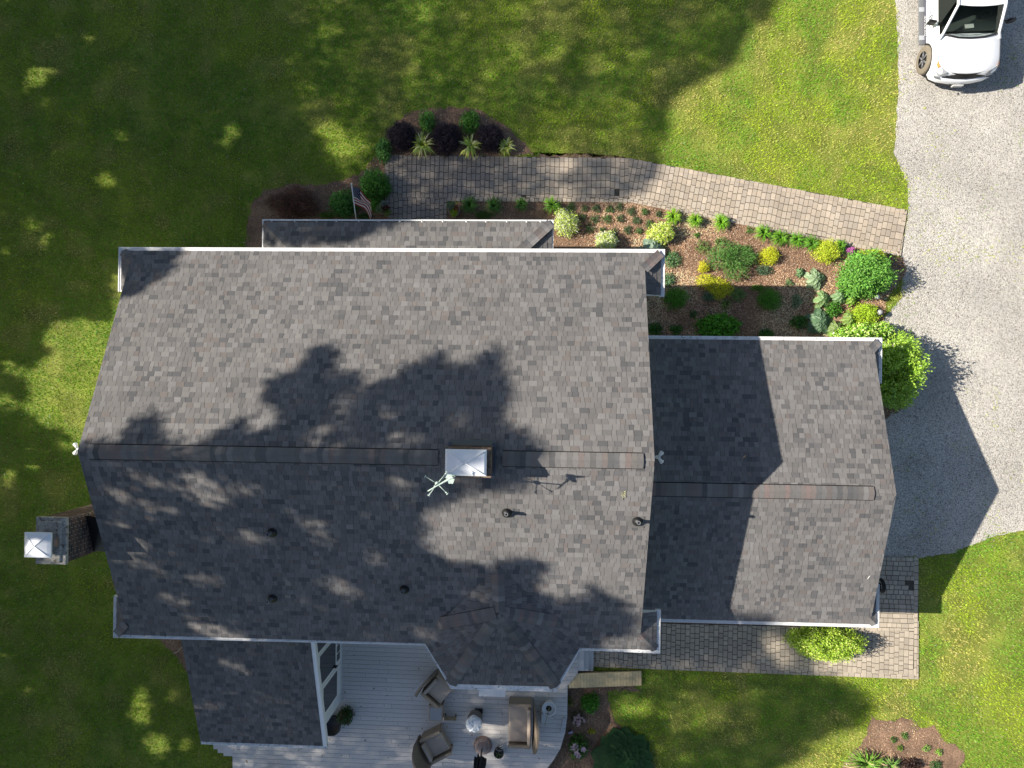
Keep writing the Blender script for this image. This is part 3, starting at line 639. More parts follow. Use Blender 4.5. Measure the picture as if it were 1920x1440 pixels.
# vent pipes with rubber collars
for px, py, h in ((950, 962, .32), (1196, 978, .30), (508, 999, .34), (757, 1106, .34), (509, 1123, .40)):
    p = GPl(px, py, f_mr); zt = p[2]
    p = G(px, py, zt + .12); zz = f_mr(p[0], p[1]); v = MB(); v.lathe((p[0], p[1], zz - .03), [(.14, 0), (.13, .07), (.075, .13), (.06, .17)], 16)
    c_ = hpart(v, 'vent_collar', M_black, roof); v = MB(); v.lathe((p[0], p[1], zz), [(.048, 0), (.048, h * .9), (.048, h), (.026, h), (.026, h - .1)], 16, smooth=False); hpart(v, 'vent_pipe', M_grey, roof)
    v = MB(); yq = p[1]; v.add([(p[0] - .17, yq - .19, f_mr(0, yq - .19) + .016), (p[0] + .17, yq - .19, f_mr(0, yq - .19) + .016), (p[0] + .17, yq + .12, f_mr(0, yq + .12) + .016), (p[0] - .17, yq + .12, f_mr(0, yq + .12) + .016)], [(0, 1, 2, 3)]); hpart(v, 'vent_flashing', mat('flash_grey', (.13, .125, .12), .7), roof)

# twin flood lamps under both gable peaks
def flood(px, py, z, sx):
    p = G(px, py, z); wallx = wx1 if sx > 0 else wx0; b2 = MB(); b2.box(((p[0] + wallx) / 2, p[1], z - .12), (abs(p[0] - wallx) + .02, .06, .06)); b2.lathe((p[0] - sx * .06, p[1], z - .14), [(.05, 0), (.05, .05), (.02, .08)], 12)
    fo = hpart(b2, 'floodlight', M_white)
    for s_ in (-1, 1):
        h_ = MB(); d = Vector((sx * .75, s_ * .8, -.5)).normalized(); a = Vector((p[0] - sx * .04, p[1] + s_ * .03, z - .05))
        h_.tube([a, a + d * .04, a + d * .09, a + d * .14], [.025, .035, .045, .06], 12); hpart(h_, 'lamp_head', M_white, fo)
flood(139, 842, 5.7, -1); flood(1239, 858, 5.7, 1)
# downspouts
for x, y, z in ((XLG + .25, YF - .2, ZE), (XRG - .2, YR + .25, ZE), (GXG - .2, GYR + .25, GZE)):
    d_ = MB(); d_.tube([(x, y, z - .1), (x - .25 * (1 if x > 0 else -1), y + (.25 if y < 0 else -.25), z - .45), (x - .25 * (1 if x > 0 else -1), y + (.25 if y < 0 else -.25), .15)], .045, 6); hpart(d_, 'downspout', M_trim)

# ================================================================ THE WEATHERVANE
vz = 7.95; vc = G(820, 907, vz)
wv = empty('weathervane', (vc[0], vc[1], c2z), 0, 'verdigris bird weathervane standing at the corner of the ridge chimney', 'weathervane')
def wpart(b, name, m_, par, root=None, bevel=0): o = b.build(name, m_, None, bevel); attach(o, par); return o
b_ = MB(); b_.tube([(vc[0], vc[1], c2z - .35), (vc[0], vc[1], vz + .42)], .016, 8); b_.tube([(rx0 + .02, ry0 + .1, c2z - .15), (vc[0], vc[1], c2z - .15)], .014, 6); wpart(b_, 'pole', M_verd, wv)
b_ = MB(); b_.lathe((vc[0], vc[1], vz - .05), [(.001, -.02), (.05, .02), (.055, .05), (.04, .09), (.001, .11)], 12); wpart(b_, 'ball', M_verd, wv)
for px, py in ((797, 893), (804, 929), (839, 926), (838, 885)):
    e_ = G(px, py, vz); b_ = MB(); b_.tube([(vc[0], vc[1], vz), tuple(e_)], .009, 6); d = (Vector(e_) - Vector(vc)).normalized(); s_ = Vector((-d.y, d.x, 0)) * .03
    b_.tube([Vector(e_) - s_, Vector(e_) + s_], .01, 6); b_.tube([Vector(e_) - d * .06, Vector(e_)], [.02, .006], 6); wpart(b_, 'compass_arm', M_verd, wv)
bz = vz + .42; t0 = Vector(G(802, 921, bz)); t1 = Vector(G(853, 892, bz)); d = (t1 - t0)
b_ = MB(); b_.tube([t0, t0 + d * .12, t0 + d * .35, t0 + d * .6, t0 + d * .78, t0 + d * .95, t1 + d * .03], [.010, .016, .015, .020, .032, .036, .01], 10)
b_.tube([t0 + d * .9, t0 + d * .95 + Vector((0, .0, .18)), t0 + d * 1.02 + Vector((.01, .0, .26))], [.035, .022, .014], 8); wpart(b_, 'bird', M_verd, wv)
for s_, L_ in ((1, .11), (-1, .13)):
    sd = Vector((-d.y, d.x, 0)).normalized() * s_; b_ = MB(); a = t0 + d * .82; dn = d.normalized()
    q = [a + dn * .08, a - dn * .05, a + sd * L_ * .6 - dn * .08, a + sd * L_ + dn * .0, a + sd * L_ * .5 + dn * .08]; q = [x + Vector((0, 0, .02)) for x in q] + [x - Vector((0, 0, .0)) for x in q]
    b_.add(q, [(0, 1, 2, 3, 4), (9, 8, 7, 6, 5)] + [(i, (i + 1) % 5, 5 + (i + 1) % 5, 5 + i) for i in range(5)]); wpart(b_, 'wing', M_verd, wv)

# fallen twig on the roof, small leaf on the garage roof
p = GPl(1167, 930, f_mr); tw = empty('fallen_twig', (p[0], p[1], p[2] + .02), 0, 'pale leafy twig lying on the sunlit rear roof slope', 'twig')
b_ = MB(); b_.tube([(0, -.09, -.03), (.02, 0, .005), (.04, .10, .04)], .006, 5, (.5, .48, .3)); b_.build('stem', M_leaf, tw)
b_ = MB()
for k in range(7):
    y = -.04 + k * .022; s_ = (-1) ** k; b_.add([(.015, y, .015), (.015 + s_ * .045, y + .02, .03 + y * .3), (.02 + s_ * .06, y + .055, .03 + y * .4), (.02 + s_ * .02, y + .035, .03 + y * .3)], [(0, 1, 2, 3)], (.55, .55, .33))
b_.build('leaf', M_leaf, tw)
for px, py, f, lb in ((1392, 859, f_gf, 'small curled tan leaf on the shaded garage roof'), (1625, 1086, f_gr, 'slim white feather on the garage roof near its rear corner')):
    p = GPl(px, py, f); b_ = MB(); b_.add([(0, 0, 0), (.05, .02, .03), (.09, .09, .04), (.03, .07, .02)] if 'tan' in lb else [(0, 0, 0), (.03, .02, .01), (.09, .14, .04), (.04, .09, .02)], [(0, 1, 2, 3)], (.55, .35, .2) if 'tan' in lb else (.75, .75, .72))
    o = b_.build('dry_leaf' if 'tan' in lb else 'feather', M_leaf); o.location = (p[0], p[1], p[2] + .02); tag(o, lb, 'leaf' if 'tan' in lb else 'feather')

# ================================================================ DECK
DKP = [tuple(G(*p, DZ)[:2]) for p in ((436, 1150), (1087, 1150), (1083, 1262), (1064, 1285), (1063, 1345), (1059, 1375), (1050, 1405), (1036, 1428), (1020, 1448), (1000, 1470), (960, 1495), (436, 1495))]
deck = empty('deck', (*G(750, 1330, 0)[:2], 0), 0, 'weathered grey painted wooden deck with a rounded corner behind the house', 'deck')
b_ = MB(); g = random.Random(4); ys = [p[1] for p in DKP]; y = max(ys); x0_, x1_ = min(p[0] for p in DKP), max(p[0] for p in DKP)
DC = ccw(DKP); row = 0
xs_ = G(1064, 1285, DZ)[0]
DCS = [clip(DC, [(xs_, -30), (xs_, 5), (-30, 5), (-30, -30)]), clip(ccw([tuple(G(*p, DZ)[:2]) for p in ((1060, 1150), (1087, 1150), (1083, 1262), (1064, 1286), (1060, 1286))]), [(30, -30), (30, 5), (xs_, 5), (xs_, -30)])]
def dboard(q, c):
    if len(q) < 3: return
    zz = DZ; n_ = len(q)
    b_.add([(a, c2, zz) for a, c2 in q] + [(a, c2, zz - .03) for a, c2 in q], [tuple(range(n_))] + [(i, n_ + i, n_ + (i + 1) % n_, (i + 1) % n_) for i in range(n_)], tuple(c))
ang_d = .012
while y > min(ys) - .3:
    x = x0_ - g.uniform(0, 2); 
    while x < x1_:
        L_ = g.uniform(2.4, 4.8); q = []
        for xx, yy in ((x + .003, y - .135), (x + L_ - .003, y - .135), (x + L_ - .003, y), (x + .003, y)): q.append((xx, yy - (xx - x0_) * ang_d * .6))
        x += L_; c0 = np.array((.62, .585, .55)) * g.uniform(.94, 1.05)
        for DQ in DCS: dboard(clip(q, DQ), c0)
    y -= .1425
wpart(b_, 'deck_boards', M_board, deck)
b_ = MB(); DCi = [(x + (ctrx - x) * .006, y_ + (ctry - y_) * .006) for ctrx, ctry in [G(750, 1330, 0)[:2]] for x, y_ in DC]; b_.prism(DCi, 0, DZ - .035); wpart(b_, 'deck_frame', mat('dark_framing', (.03, .028, .025), .9), deck)
b_ = MB(); n_ = len(DC); 
for i in range(n_):
    a, c = np.array(DC[i]), np.array(DC[(i + 1) % n_]); mid = (a + c) / 2; dd = c - a; b_.box((mid[0], mid[1], DZ - .12), (np.linalg.norm(dd), .025, .17), math.atan2(dd[1], dd[0]), tone=(.48, .49, .5))
wpart(b_, 'fascia', M_board, deck)
# little flush bench rail by the curved edge
p0, p1 = G(1058, 1345, DZ), G(1052, 1374, DZ); b_ = MB(); mid = (p0 + p1) / 2; dd = p1 - p0; b_.box((mid[0], mid[1], DZ + .04), (np.linalg.norm(dd), .07, .06), math.atan2(dd[1], dd[0]), tone=(.5, .51, .52)); wpart(b_, 'edge_rail', M_board, deck)
# steps: right side down to the patio, left side down to the lawn
for k in range(3):
    zt = DZ - .03 - k * .14; a = G(1083 + k * 9, 1200, zt); c = G(1093 + k * 9, 1258 - k * 0, zt); b_ = MB(); b_.box(((a[0] + c[0]) / 2, (a[1] + c[1]) / 2, zt / 2), (.24, abs(a[1] - c[1]), zt), tone=(.60, .585, .57)); wpart(b_, 'step', M_board, deck)
for k, (xa_, xb_, yb_) in enumerate(((420, 437, 1418), (409, 420, 1412), (401, 409, 1405))):
    zt = DZ - .03 - k * .13; a = G(xa_, 1380, zt); c = G(xb_, yb_, zt); b_ = MB(); b_.box(((a[0] + c[0]) / 2, (a[1] + c[1]) / 2, zt / 2), (abs(c[0] - a[0]) + .02, abs(a[1] - c[1]), zt), tone=(.60, .585, .57)); wpart(b_, 'step', M_board, deck)
# pine ramp
ra_, rb_ = G(1066, 1277, .40), G(1203, 1272, .12); rp = empty('ramp', (*((ra_ + rb_) / 2)[:2], 0), 0, 'narrow raw yellow pine board ramp beside the deck steps', 'ramp')
dd = Vector(rb_ - ra_); L_ = dd.length; dn = dd.normalized(); sd = Vector((-dn.y, dn.x, 0)).normalized(); b_ = MB(); g = random.Random(2); n_ = 24
for k in range(n_):
    a = Vector(ra_) + dn * (L_ * k / n_); c = Vector(ra_) + dn * (L_ * (k + 1) / n_ - .006); w = .235
    q = [a - sd * w, c - sd * w, c + sd * w, a + sd * w]; q2 = [x - Vector((0, 0, .035)) for x in q]; f_ = g.uniform(.9, 1.08)
    b_.add(q + q2, [(0, 1, 2, 3), (0, 4, 5, 1), (1, 5, 6, 2), (2, 6, 7, 3), (3, 7, 4, 0)], (.74 * f_, .56 * f_, .30 * f_))
wpart(b_, 'ramp_boards', M_pine, rp)
for s_ in (-1, 1):
    b_ = MB(); a = Vector(ra_) + sd * s_ * .20 - Vector((0, 0, .1)); c = Vector(rb_) + sd * s_ * .20 - Vector((0, 0, .08)); b_.tube([a, c], .04, 4, (.4, .3, .16)); wpart(b_, 'side_beam', M_pine, rp)

# ================================================================ DECK FURNITURE
def rot(v, a): return (v[0] * math.cos(a) - v[1] * math.sin(a), v[0] * math.sin(a) + v[1] * math.cos(a))
def seatset(name, px, py, ang, width, label, cat, group=None, cushions=1):
    """front faces local +x"""
    p = G(px, py, DZ + .3); root = empty(name, (p[0], p[1], DZ), ang, label, cat, group); w = width / 2; dp = .36
    b = MB(); b.box((.0, 0, .30), (dp * 2, width - .16, .12)); b.build('seat_base', M_wicker, root, .01)
    for k in range(cushions):
        cw = (width - .24) / cushions; b = MB(); b.box((.03, -width / 2 + .12 + cw * (k + .5), .41), (dp * 2 - .10, cw - .012, .11)); b.build('seat_cushion', M_cushion, root, .03)
    for s_ in (-1, 1):
        b = MB(); b.box((.0, s_ * (w - .05), .60), (dp * 2 + .02, .10, .05)); b.box((.0, s_ * (w - .045), .32), (dp * 2, .05, .52)); b.build('armrest', M_wicker, root, .012)
    b = MB(); n_ = 9; q = []
    for i in range(n_):                             # curved back, wider than the seat
        t = -1 + 2 * i / (n_ - 1); yy = t * (w + .03); bow = -.17 * (1 - t * t); hh = .50 + .42 * (1 - t * t) ** .6
        q.append((-dp - .02 + bow * .25, yy, .22, hh, bow))
    vs = []
    for (x_, yy, z0, hh, bow) in q: vs += [(x_, yy, z0), (x_ - .06 + bow * .55, yy, .40 + hh), (x_ - .05, yy, z0), (x_ - .12 + bow * .55, yy, .40 + hh)]
    fs = []
    for i in range(n_ - 1): a = i * 4; c = a + 4; fs += [(a, c, c + 1, a + 1), (a + 2, a + 3, c + 3, c + 2), (a + 1, c + 1, c + 3, a + 3), (a, a + 2, c + 2, c)]
    fs += [(0, 1, 3, 2), (n_ * 4 - 4, n_ * 4 - 2, n_ * 4 - 1, n_ * 4 - 3)]
    b.add(vs, fs); b.build('backrest', M_wickerd, root)
    b = MB(); b.box((-dp + .06, 0, .58), (.11, width - .28, .30)); b.build('back_cushion', M_cushion, root, .03)
    for sx in (-1, 1):
        for sy in (-1, 1): b = MB(); b.box((sx * (dp - .05), sy * (w - .06), .13), (.05, .05, .26)); b.build('leg', M_wickerd, root)
    return root
seatset('armchair', 823, 1290, math.radians(-40), .86, 'wicker armchair half hidden under the bay gutter', 'armchair', 'wicker armchairs on the deck')
seatset('armchair', 819, 1393, math.radians(29), .88, 'sunlit tan wicker armchair turned towards the closed umbrella', 'armchair', 'wicker armchairs on the deck')
seatset('loveseat', 975, 1353, math.radians(180), 1.42, 'wide tan wicker loveseat with a curved back facing left', 'loveseat', None, 1)
p = G(817, 1337, DZ + .45); st = empty('side_table', (p[0], p[1], DZ), 0, 'square wicker side table with a grey glass top between the armchairs', 'table')
b_ = MB(); b_.box((0, 0, .44), (.46, .52, .04)); b_.build('table_frame', M_wicker, st, .008)
b_ = MB(); b_.box((0, -.02, .465), (.38, .42, .012)); b_.build('glass_top', mat('frosted_glass', (.33, .345, .35), .3), st)
b_ = MB(); b_.box((0, 0, .16), (.42, .48, .03)); b_.build('shelf', M_wicker, st)
for sx in (-1, 1):
    for sy in (-1, 1): b_ = MB(); b_.box((sx * .20, sy * .23, .21), (.04, .04, .42)); b_.build('leg', M_wickerd, st)
p = G(844, 1347, DZ + .2); b_ = MB(); fs_ = empty('footstool', (p[0], p[1], DZ), 0, 'small narrow slatted wooden stool beside the side table', 'stool')
for k in range(3): b_.box((0, (k - 1) * .045, .20), (.40, .04, .025), tone=(.22, .18, .10))
b_.build('top', M_pine, fs_)
for sx in (-1, 1): b_ = MB(); b_.box((sx * .17, 0, .10), (.03, .13, .19), tone=(.16, .13, .08)); b_.build('leg', M_pine, fs_)
# covered grill
p = G(892, 1341, DZ); cg = empty('covered_urn', (p[0], p[1], DZ), 0, 'round grey urn with a crumpled white cover on its top', 'urn')
b_ = MB(); b_.lathe((0, 0, 0), [(.18, 0), (.23, .1), (.255, .35), (.24, .55), (.20, .62)], 20); b_.build('urn_body', mat('taupe_ceramic', (.20, .18, .155), .6, noise=[(6, .8, 1.2, 3)]), cg)
g = random.Random(5); b_ = MB(); prof = [(.255, .56), (.265, .62), (.24, .68), (.16, .715), (.07, .72), (.001, .70)]; q = []; n_ = 18
for r_, z_ in prof:
    for k in range(n_): a = 2 * math.pi * k / n_; rr = r_ * g.uniform(.93, 1.06); q.append((rr * math.cos(a), rr * math.sin(a), z_ + g.uniform(-.02, .02)))
b_.add(q, [(i * n_ + k, i * n_ + (k + 1) % n_, (i + 1) * n_ + (k + 1) % n_, (i + 1) * n_ + k) for i in range(5) for k in range(n_)]); b_.build('cover', mat('white_plastic', (.72, .76, .80), .35), cg)
b_ = MB(); b_.box((.10, .16, .05), (.26, .14, .10)); b_.build('base_plate', M_black, cg)
# umbrella
p = G(905, 1397, DZ); um = empty('umbrella', (p[0], p[1], DZ), 0, 'closed black patio umbrella on a round pinkish base', 'umbrella')
b_ = MB(); b_.lathe((0, 0, 0), [(.30, 0), (.30, .04), (.275, .06)], 28); b_.build('base_rim', M_pot, um)
b_ = MB(); b_.lathe((0, 0, 0), [(.27, .055), (.255, .10), (.19, .15), (.175, .15)], 28); b_.lathe((0, 0, 0), [(.17, .155), (.165, .19), (.10, .25), (.05, .27), (.001, .28)], 28); b_.build('base', mat('pink_stone', (.36, .27, .24), .6, noise=[(9, .9, 1.1, 3)]), um)
b_ = MB(); b_.tube([(0, 0, .2), (0, 0, 2.45)], .022, 10); b_.build('pole', M_black, um)
b_ = MB(); g = random.Random(9); q = []; n_ = 32
for z_, r_ in ((.95, .17), (1.02, .18), (1.3, .17), (1.8, .13), (2.2, .08), (2.5, .02)):
    for k in range(n_):
        a = 2 * math.pi * k / n_; rr = r_ * (1.0 if k % 4 else .55) * (1 + .25 * math.sin(k * 2.1)); q.append((rr * math.cos(a), rr * math.sin(a), z_ + (g.uniform(-.09, .05) if z_ < 1 else 0)))
b_.add(q, [(i * n_ + k, i * n_ + (k + 1) % n_, (i + 1) * n_ + (k + 1) % n_, (i + 1) * n_ + k) for i in range(5) for k in range(n_)] + [tuple(range(5 * n_, 6 * n_))]); b_.build('canopy', M_navy, um)

# ---------------------------------------------------------------- plants
def leaves_mesh(name, C, D, N_, L_, Wd, tones, material, parent=None, fold=.25, droop=0.):
    """C centres, D direction of leaf axis, N_ leaf normals, L_ lengths, Wd widths"""
    D = D / np.linalg.norm(D, axis=1, keepdims=True); Sd = np.cross(D, N_); Sd /= np.maximum(np.linalg.norm(Sd, axis=1, keepdims=True), 1e-6); Nn = np.cross(Sd, D)
    L_ = L_[:, None]; Wd = Wd[:, None]
    base = C - D * L_ * .5; tip = C + D * L_ * .5 - Nn * L_ * droop; a = C + Sd * Wd * .5 + Nn * Wd * fold; b = C - Sd * Wd * .5 + Nn * Wd * fold
    V = np.stack([base, a, tip, b], 1).reshape(-1, 3); n_ = len(C); i = np.arange(n_)[:, None] * 4
    F = np.concatenate([i + np.array([[0, 1, 2]]), i + np.array([[0, 2, 3]])], 1).reshape(-1, 3); T = np.repeat(tones, 2, axis=0)
    return arrmesh(name, V, F, T, material, parent)
def tonesof(base, n_, var=.18, alt=None, pa=.2, r=None):
    r = r or rng; c = np.tile(np.array(base, float), (n_, 1)) * (1 + r.normal(0, var, (n_, 1))); c *= (1 + r.normal(0, .06, (n_, 3)))
    if alt is not None: m_ = r.random(n_) < pa; c[m_] = np.array(alt) * (1 + r.normal(0, .12, (m_.sum(), 1)))
    return np.clip(c, .004, .9)
def lobes_points(lobes, dens, r, hollow=.45):
    out = []; nor = []
    for (x, y, rx, ry, h) in lobes:
        n_ = int(dens * (rx * ry * 3.14 + (rx + ry) * h * 1.6)); v = r.normal(0, 1, (n_, 3)); v /= np.linalg.norm(v, axis=1, keepdims=True); v[:, 2] = np.abs(v[:, 2])
        rad = hollow + (1 - hollow) * r.random(n_) ** .5
        rad *= 1 + .16 * np.sin(v[:, 0] * 7 + x * 9) * np.cos(v[:, 1] * 6 + y * 7) + .11 * r.normal(0, 1, n_)
        P_ = np.stack([x + v[:, 0] * rx * rad, y + v[:, 1] * ry * rad, .06 * h + v[:, 2] * h * rad], 1); out.append(P_); nor.append(v)
    return np.concatenate(out), np.concatenate(nor)
def stems(root, lobes, col=(.10, .07, .04)):
    b = MB(); g = random.Random(int(abs(root.location.x * 100)))
    for (x, y, rx, ry, h) in lobes:
        for k in range(5):
            a = g.uniform(0, 6.28); b.tube([(x * .3, y * .3, -.01), (x + math.cos(a) * rx * .35, y + math.sin(a) * ry * .35, h * .45), (x + math.cos(a) * rx * .75, y + math.sin(a) * ry * .75, h * .7)], [.014, .009, .004], 5, col)
    return b.build('stem', M_bark, root)
def shrub(name, px, py, r_px, h, base, leaf, label, cat='shrub', group=None, dens=900, alt=None, pa=.2, lobes=None, material=None, aspect=.5, ry_px=None, z0=0., up=.6, var=.18, flowers=None, hollow=.45):
    r = np.random.default_rng(int(px * 7 + py * 13)); zc = z0 + h * .5; p = G(px, py, zc); sc_ = (24 - zc) / FPX; r_px = r_px * (1.12 if 1040 < px < 1660 and 380 < py < 640 else 1.); ry_px = ry_px * 1.12 if ry_px and 1040 < px < 1660 and 380 < py < 640 else ry_px; R = r_px * sc_; Ry = (ry_px or r_px) * sc_
    root = empty(name, (p[0], p[1], z0), 0, label, cat, group)
    if not lobes:
        nl_ = 5 if r_px > 14 else 3; a0_ = r.uniform(0, 6.28); lobes = [(0, 0, .78, 1.)] + [(math.cos(a0_ + k * 6.28 / nl_) * .42 * r.uniform(.8, 1.25), math.sin(a0_ + k * 6.28 / nl_) * .42 * r.uniform(.8, 1.25), r.uniform(.48, .66), r.uniform(.7, .98)) for k in range(nl_)]
        dens = dens * .62
    lb = [(0, 0, R, Ry, h)] if not lobes else [(lx * R, ly * Ry, lr * R, lr * Ry * (1 if len(l_) < 5 else l_[4]), h * lh) for l_ in lobes for lx, ly, lr, lh in [l_[:4]]]
    C, Nn = lobes_points(lb, dens, r, hollow); n_ = len(C); D = Nn * .6 + r.normal(0, .6, (n_, 3)); D[:, 2] += .1; No = Nn * .8 + np.array([0, 0, up]) + r.normal(0, .35, (n_, 3))
    T = np.clip(tonesof(base, n_, var, alt, pa, r) * (1.9 if py < 300 and 'barberry' != name else 1.6), 0, .85)
    leaves_mesh('foliage', C, D, No, leaf * r.uniform(.7, 1.3, n_), leaf * aspect * r.uniform(.8, 1.2, n_), T, material or M_leaf, root)
    stems(root, lb)
    if flowers:
        fc, fn, fs2 = flowers; top = C[np.argsort(-Nn[:, 2] + r.random(n_) * .5)[:fn]]; b = MB()
        for q in top:
            q = q + np.array([0, 0, .03])
            for k in range(5): a = 2 * math.pi * k / 5; dx, dy = math.cos(a) * fs2, math.sin(a) * fs2; b.add([q, q + np.array([dx * .6 - dy * .4, dy * .6 + dx * .4, .01]), q + np.array([dx, dy, .015]), q + np.array([dx * .6 + dy * .4, dy * .6 - dx * .4, .01])], [(0, 1, 2, 3)], tuple(np.array(fc) * r.uniform(.85, 1.1)))
        b.build('flowers', M_leaf, root)
    return root
def clump(name, px, py, r_px, h, base, label, cat='plant', group=None, n=110, wid=.016, alt=None, pa=.2, ry_px=None, z0=0., flat=.8):
    """arching strap leaves from one crown"""
    r = np.random.default_rng(int(px * 5 + py * 11)); p = G(px, py, z0 + h * .3); R = r_px * (24 - h * .4) / FPX; ry = (ry_px or r_px) / r_px
    root = empty(name, (p[0], p[1], z0), 0, label, cat, group); a = r.uniform(0, 2 * np.pi, n); Ln = R * r.uniform(.25, 1.2, n); hh = h * r.uniform(.6, 1.1, n); V = []; F = []; T = np.clip(tonesof(base, n, .18, alt, pa, r) * 1.7, 0, .85); TT = []
    for i in range(n):
        dx, dy = math.cos(a[i]), math.sin(a[i]) * ry; sx, sy = -math.sin(a[i]) * wid, math.cos(a[i]) * wid; b0 = len(V); r0 = R * .12 * r.random()
        prof = [(r0, 0, .7), (r0 + Ln[i] * .3, hh[i] * .75, 1.), (r0 + Ln[i] * .65, hh[i] * 1.0 * flat, .8), (r0 + Ln[i] * .98, hh[i] * .62 * flat, .05)]
        for d_, z_, w_ in prof: V += [(dx * d_ + sx * w_, dy * d_ + sy * w_, z_), (dx * d_ - sx * w_, dy * d_ - sy * w_, z_)]
        for k in range(3): F.append((b0 + 2 * k, b0 + 2 * k + 2, b0 + 2 * k + 3, b0 + 2 * k + 1)); TT.append(T[i])
    arrmesh('leaves', np.array(V), np.array(F), np.array(TT), M_leaf, root); return root
def hosta(px, py, r_px, h, base, label, n=26, wid=.42, name='hosta', group=None, edge=None, seed=0):
    r = np.random.default_rng(int(px * 3 + py * 17 + seed)); p = G(px, py, h * .4); R = r_px * (24 - h * .4) / FPX; root = empty(name, (p[0], p[1], 0), 0, label, 'plant', group); b = MB()
    for i in range(n):
        a = i * 2.399 + r.uniform(-.25, .25); t = (i + .5) / n; rr = R * (.20 + .62 * t); zz = h * (1.05 - .55 * t); L_ = R * .52 * r.uniform(.85, 1.15); w_ = L_ * wid; ca_, sa_ = math.cos(a), math.sin(a); q = []
        for u_, v_, dz in ((-.5, 0, -.02), (-.32, .75, .012), (.05, 1., .01), (.35, .6, -.02), (.55, 0, -.06), (.35, -.6, -.02), (.05, -1., .01), (-.32, -.75, .012), (0, 0, -.02)):
            X_ = rr + u_ * L_; Y_ = v_ * w_; q.append((X_ * ca_ - Y_ * sa_, X_ * sa_ + Y_ * ca_, zz + dz * 1.2 - (u_ + .5) * h * .22))
        tn = tuple(np.array(base) * r.uniform(.8, 1.15)); b.add(q, [(k, (k + 1) % 8, 8) for k in range(8)], tn, True)
    b.build('leaves', M_leaf, root); b = MB()
    for i in range(7): a = i * .9; b.tube([(0, 0, 0), (math.cos(a) * R * .3, math.sin(a) * R * .3, h * .5)], [.008, .005], 5, (.12, .2, .07))
    b.build('stem', M_leaf, root); return root

GREEN = (.055, .14, .02); DKGREEN = (.03, .085, .016); LIME = (.24, .36, .035); YEL = (.48, .47, .03); BLUEG = (.12, .21, .11)
# top bed
for (x, y, r_, w) in ((752, 252, 29, 'left of three'), (835, 256, 30, 'middle of three'), (921, 256, 26, 'right of three')):
    shrub('barberry', x, y, r_, .75, (.024, .016, .024), .045, 'dark purple barberry shrub, ' + w + ' in the round bed', group='purple barberries in the round bed', dens=2600, var=.35, alt=(.045, .03, .042), pa=.25, ry_px=r_ * 1.08)
for (x, y, r_, w) in ((794, 272, 25, 'between the left and middle purple shrubs'), (883, 275, 25, 'between the middle and right purple shrubs'), (949, 277, 18, 'at the right end of the round bed')):
    clump('striped_grass', x, y, r_, .4, (.33, .40, .07), 'yellow striped grass clump ' + w, group='yellow grass clumps by the walk', n=75, wid=.022, alt=(.55, .58, .2), pa=.35)
shrub('leafy_plant', 800, 226, 17, .55, (.08, .19, .03), .10, 'upright green leafy plant behind the left pair of purple shrubs', 'plant', dens=420, ry_px=24, aspect=.32)
shrub('leafy_plant', 880, 227, 20, .55, (.09, .21, .03), .11, 'upright green leafy plant behind the right pair of purple shrubs', 'plant', dens=420, ry_px=25, aspect=.32)
shrub('leafy_plant', 719, 280, 17, .5, (.07, .17, .035), .09, 'loose green plant at the left tip of the paver walk', 'plant', dens=520, ry_px=28, aspect=.35)
# left bed
shrub('weeping_maple', 548, 378, 58, .9, (.060, .030, .024), .07, 'dark red weeping lace leaf maple at the corner of the pent roof', 'tree', dens=1500, ry_px=34, aspect=.2, lobes=[(-.45, .05, .50, .8), (.15, .35, .55, 1.), (.3, -.25, .55, .9), (-.1, -.5, .45, .7)], alt=(.16, .075, .055), pa=.35, up=.2, var=.3)
shrub('flowering_shrub', 641, 381, 31, .7, (.06, .16, .03), .075, 'mid green rounded shrub left of the flagpole', dens=950, ry_px=27)
shrub('flowering_shrub', 700, 346, 33, .8, (.06, .17, .022), .07, 'large bright green shrub beside the left edge of the paver walk', dens=1000, ry_px=30, lobes=[(0, .2, .8, 1.), (-.25, -.3, .6, .9), (.35, -.2, .6, .8)])
shrub('flowering_shrub', 700, 381, 18, .5, (.08, .20, .022), .06, 'lighter green low shrub between the flag and the walk', dens=1000, ry_px=17)
shrub('ground_plant', 612, 404, 18, .2, (.09, .15, .02), .05, 'low yellow green plant at the front wall under the weeping maple', 'plant', dens=900, ry_px=8)
shrub('ground_plant', 684, 405, 16, .2, (.045, .10, .015), .05, 'low dark plant at the foot of the flagpole', 'plant', dens=900, ry_px=8)
def planter(px, py, label, cols):
    p = G(px, py, .5); root = empty('planter', (p[0], p[1], .03), 0, label, 'planter', 'planters flanking the entry walk'); b = MB(); b.lathe((0, 0, 0), [(.13, 0), (.15, .05), (.19, .34), (.205, .36), (.17, .36), (.16, .32)], 18); b.build('pot', M_pot, root); r = np.random.default_rng(int(px))
    for (dx, dy, s_, c_, nm) in cols:
        n_ = 130; v = r.normal(0, 1, (n_, 3)); v /= np.linalg.norm(v, axis=1, keepdims=True); v[:, 2] = abs(v[:, 2]); C = v * s_ * r.uniform(.4, 1, (n_, 1)) + np.array([dx, dy, .36]); leaves_mesh(nm, C, v + r.normal(0, .4, (n_, 3)), v + np.array([0, 0, .5]), r.uniform(.05, .08, n_), r.uniform(.02, .035, n_), tonesof(c_, n_, .2, None, 0, r), M_leaf, root)
planter(718, 390, 'potted silvery and burgundy flower arrangement left of the front steps', [(-.14, -.02, .16, (.22, .30, .12), 'trailing_leaves'), (.02, .14, .15, (.20, .26, .22), 'silver_leaves'), (.08, .0, .15, (.10, .025, .025), 'burgundy_leaves'), (.12, -.12, .14, (.16, .24, .04), 'green_leaves')])
